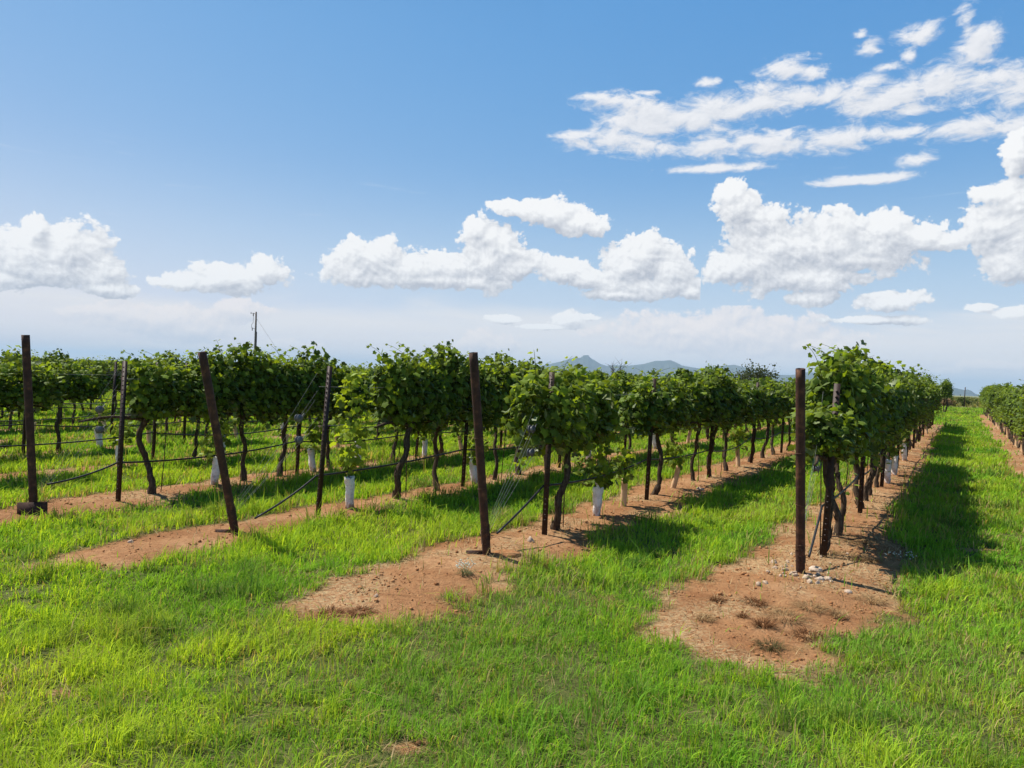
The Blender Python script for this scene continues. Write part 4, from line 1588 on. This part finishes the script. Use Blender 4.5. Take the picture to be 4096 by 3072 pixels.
for i, (x, y) in enumerate(((47.5, 80), (49.2, 81), (50.6, 79.5))):
    shrub('green_bush', x, y, 2.4, 1.0, (.05, .075, .02), (.11, .14, .045), ['low green bush left of the thin fence post', 'low green bush right behind the thin fence post', 'low green bush near the end of the right-hand row'][i], 600, leaf=.16)


def field():
    r = np.random.default_rng(77)
    m = 26000
    d = np.sqrt(r.uniform(84 ** 2, 420 ** 2, m))
    a = np.radians(r.uniform(24, 40, m))
    x, y = d * np.sin(a), d * np.cos(a)
    n, t = nt_of(x, y)
    k = t > 88
    x, y, d = x[k], y[k], d[k]
    m = len(x)
    c = np.array([.12, .145, .04]) + r.random(m)[:, None] * np.array([.13, .09, .06])
    me = blade_mesh('field_crop', x, y, ground_z(x, y) - .02, r.uniform(.3, .75, m), r.uniform(.2, .5, m) * d / 150, r.uniform(0, 6.3, m), r.uniform(.1, .8, m), c, M_GRASS)
    tag(obj('field_crop', me), 'pale green and tan weeds covering the flat field beyond the vineyard', 'field', kind='stuff')


field()

# ------------------------------------------------------------------ utility pole, fence post
D = 104
px, py = -0.3632 * D, D
root = empty('utility_pole', (px, py, gz(px, py)))
tag(root, 'tall weathered wooden utility pole with a transformer bracket rising behind the vines', 'utility pole')
hp = 9.9
mb = MB()
mb.tube(np.array([(0, 0, -.3), (0, 0, 5), (0, 0, hp)]), [.17, .15, .115], 12)
obj('pole', mb.build('pole', M_WOOD, True), root)
mb = MB()
mb.tube(np.array([(.2, -.05, -.1), (.2, -.05, 4.0), (.2, -.05, 7.0)]), .04, 8)
obj('conduit', mb.build('conduit', M_STAKE, True), root)
mb = MB()
mb.tube(np.array([(-.1, 0, hp - .35), (-.35, 0, hp - .18), (-.75, 0, hp - .22)]), .035, 6)
mb.tube(np.array([(-.75, 0, hp - .3), (-.75, 0, hp - .05)]), .05, 8)
mb.tube(np.array([(-.4, 0, hp - .6), (-.4, 0, hp - .2)]), .07, 8)
obj('insulator_arm', mb.build('insulator_arm', M_REEL, True), root)
mb = MB()
mb.tube(np.array([(-.12, 0, hp - 2.5), (-.6, 0, hp - 2.35), (-.62, 0, hp - 1.9), (-.4, 0, hp - 1.6), (-.38, 0, hp - .6)]), .03, 6)
mb.tube(np.array([(-.5, 0, hp - 2.75), (-.5, 0, hp - 2.3)]), .06, 8)
obj('cutout_fuse', mb.build('cutout_fuse', M_REEL, True), root)
mb = MB()
mb.tube(np.array([(.1, 0, hp - 1.0), (2.4, .4, hp - 4.4), (5.6, 1.0, -.2)]), .014, 5)
tag(obj('stay_wire', mb.build('stay_wire', M_WIRE, True), None, (px, py, gz(px, py))), 'thin stay wire slanting down to the right from the utility pole', 'stay wire')
x, y = 0.6378 * 77.5, 77.5
mb = MB()
mb.tube(np.array([(0, 0, -.2), (0, 0, 1), (.03, 0, 2.15)]), .045, 8)
tag(obj('fence_post', mb.build('fence_post', M_STAKE, True), None, (x, y, gz(x, y))), 'single thin dark fence post standing at the edge of the far field', 'fence post')

# ------------------------------------------------------------------ hills
def mat_hill():
    m, N, out = new_mat('hill_scrub')
    a = N.noise(objco(N), 0.006, 6, 0.65)
    c = N.ramp(a, [(0.35, (0.025, 0.04, 0.025)), (0.6, (0.05, 0.065, 0.045)), (0.75, (0.09, 0.085, 0.065))])
    principled(N, out, c, 1.0, spec=0.0)
    return m


M_HILL = mat_hill()
RIDGE = [(-14, .15), (-9, .30), (-5, .38), (-1.81, 0.491), (-0.71, 0.689), (-0.11, 0.69), (1.0, 0.807), (2.41, 0.935), (3.8, 1.283), (4.91, 1.66), (5.23, 1.67), (5.44, 1.636), (5.63, 1.862), (6.03, 1.895), (6.25, 1.661), (6.7, 1.414), (7.01, 1.224), (7.51, 1.079), (8.2, 1.161), (9.18, 1.132), (10.35, 1.287), (11.36, 1.594), (11.99, 1.612), (12.51, 1.685), (12.96, 1.502), (13.41, 1.279), (14.13, 1.163), (14.89, 1.088), (15.71, 1.229), (16.62, 1.371), (17.36, 1.449), (17.84, 1.328), (19.03, 1.056), (20.48, 0.777), (21.35, 0.785), (22.11, 0.902), (22.33, 1.02), (22.9, 1.037), (24.26, 0.873), (25.77, 0.373), (27.2, -.3)]
RIGHT = [(28.6, -.5), (29.28, -0.299), (30.18, 0.07), (30.95, 0.272), (31.19, 0.229), (31.42, 0.255), (31.82, 0.253), (32.19, 0.147), (32.51, 0.091), (32.69, 0.132), (32.92, 0.039), (33.11, -0.122), (33.47, -0.259), (34.2, -.5)]


def hills(name, prof, dist, depth):
    az = np.linspace(prof[0][0], prof[-1][0], 420)
    el = np.interp(az, [p[0] for p in prof], [p[1] for p in prof])
    v = np.linspace(-1, 1, 61)
    A, Vv = np.meshgrid(az, v)
    E = np.tile(el, (61, 1))
    dd = dist * (1 + depth * Vv)
    a = np.radians(A)
    x, y = dd * np.sin(a), dd * np.cos(a)
    zf = -0.0052 * (dist - 95) - 6
    top = np.tan(np.radians(E)) * dist + EYE
    rough = (fbm(A * 3.1, Vv * 2.3, 55, 5) - .5)
    gul = np.abs(fbm(A * 2.2, Vv * .6 + 3, 58, 4) - .5) * 2
    fall = np.clip(1 - np.abs(Vv) ** 1.15, 0, 1) ** (1.0)
    off = sstep(np.abs(Vv), 0.0, .35)
    z = zf + (top - zf) * fall * (1 - off * .30 * gul) + rough * 26 * off * fall
    H, Wd = A.shape
    i = np.arange(H - 1)[:, None] * Wd
    j = np.arange(Wd - 1)[None, :]
    q = np.stack([i + j, i + j + 1, i + Wd + j + 1, i + Wd + j], -1).reshape(-1, 4)
    tag(obj(name, mesh_np(name, np.stack([x.ravel(), y.ravel(), z.ravel()], 1), [(q, 0)], M_HILL, True)), kind='structure')


hills('hills', RIDGE, 9000, .16)
hills('hills', RIGHT, 7500, .12)

# ------------------------------------------------------------------ haze
def build_haze():
    m = bpy.data.materials.new('haze_air')
    m.use_nodes = True
    m.node_tree.nodes.clear()
    N = NT(m.node_tree)
    out = N.node('ShaderNodeOutputMaterial')
    v = N.node('ShaderNodeVolumePrincipled')
    v.inputs['Color'].default_value = (0.60, 0.81, 1.0, 1)
    v.inputs['Density'].default_value = 0.00010
    v.inputs['Anisotropy'].default_value = 0.0
    N.l.new(v.outputs[0], out.inputs['Volume'])
    mb = MB()
    mb.box((-14500, -4000, -190), (14500, 22500, 330))
    tag(obj('haze', mb.build('haze', m, False)), 'thin pale haze in the air between the vineyard and the mountains', 'haze', kind='stuff')


build_haze()
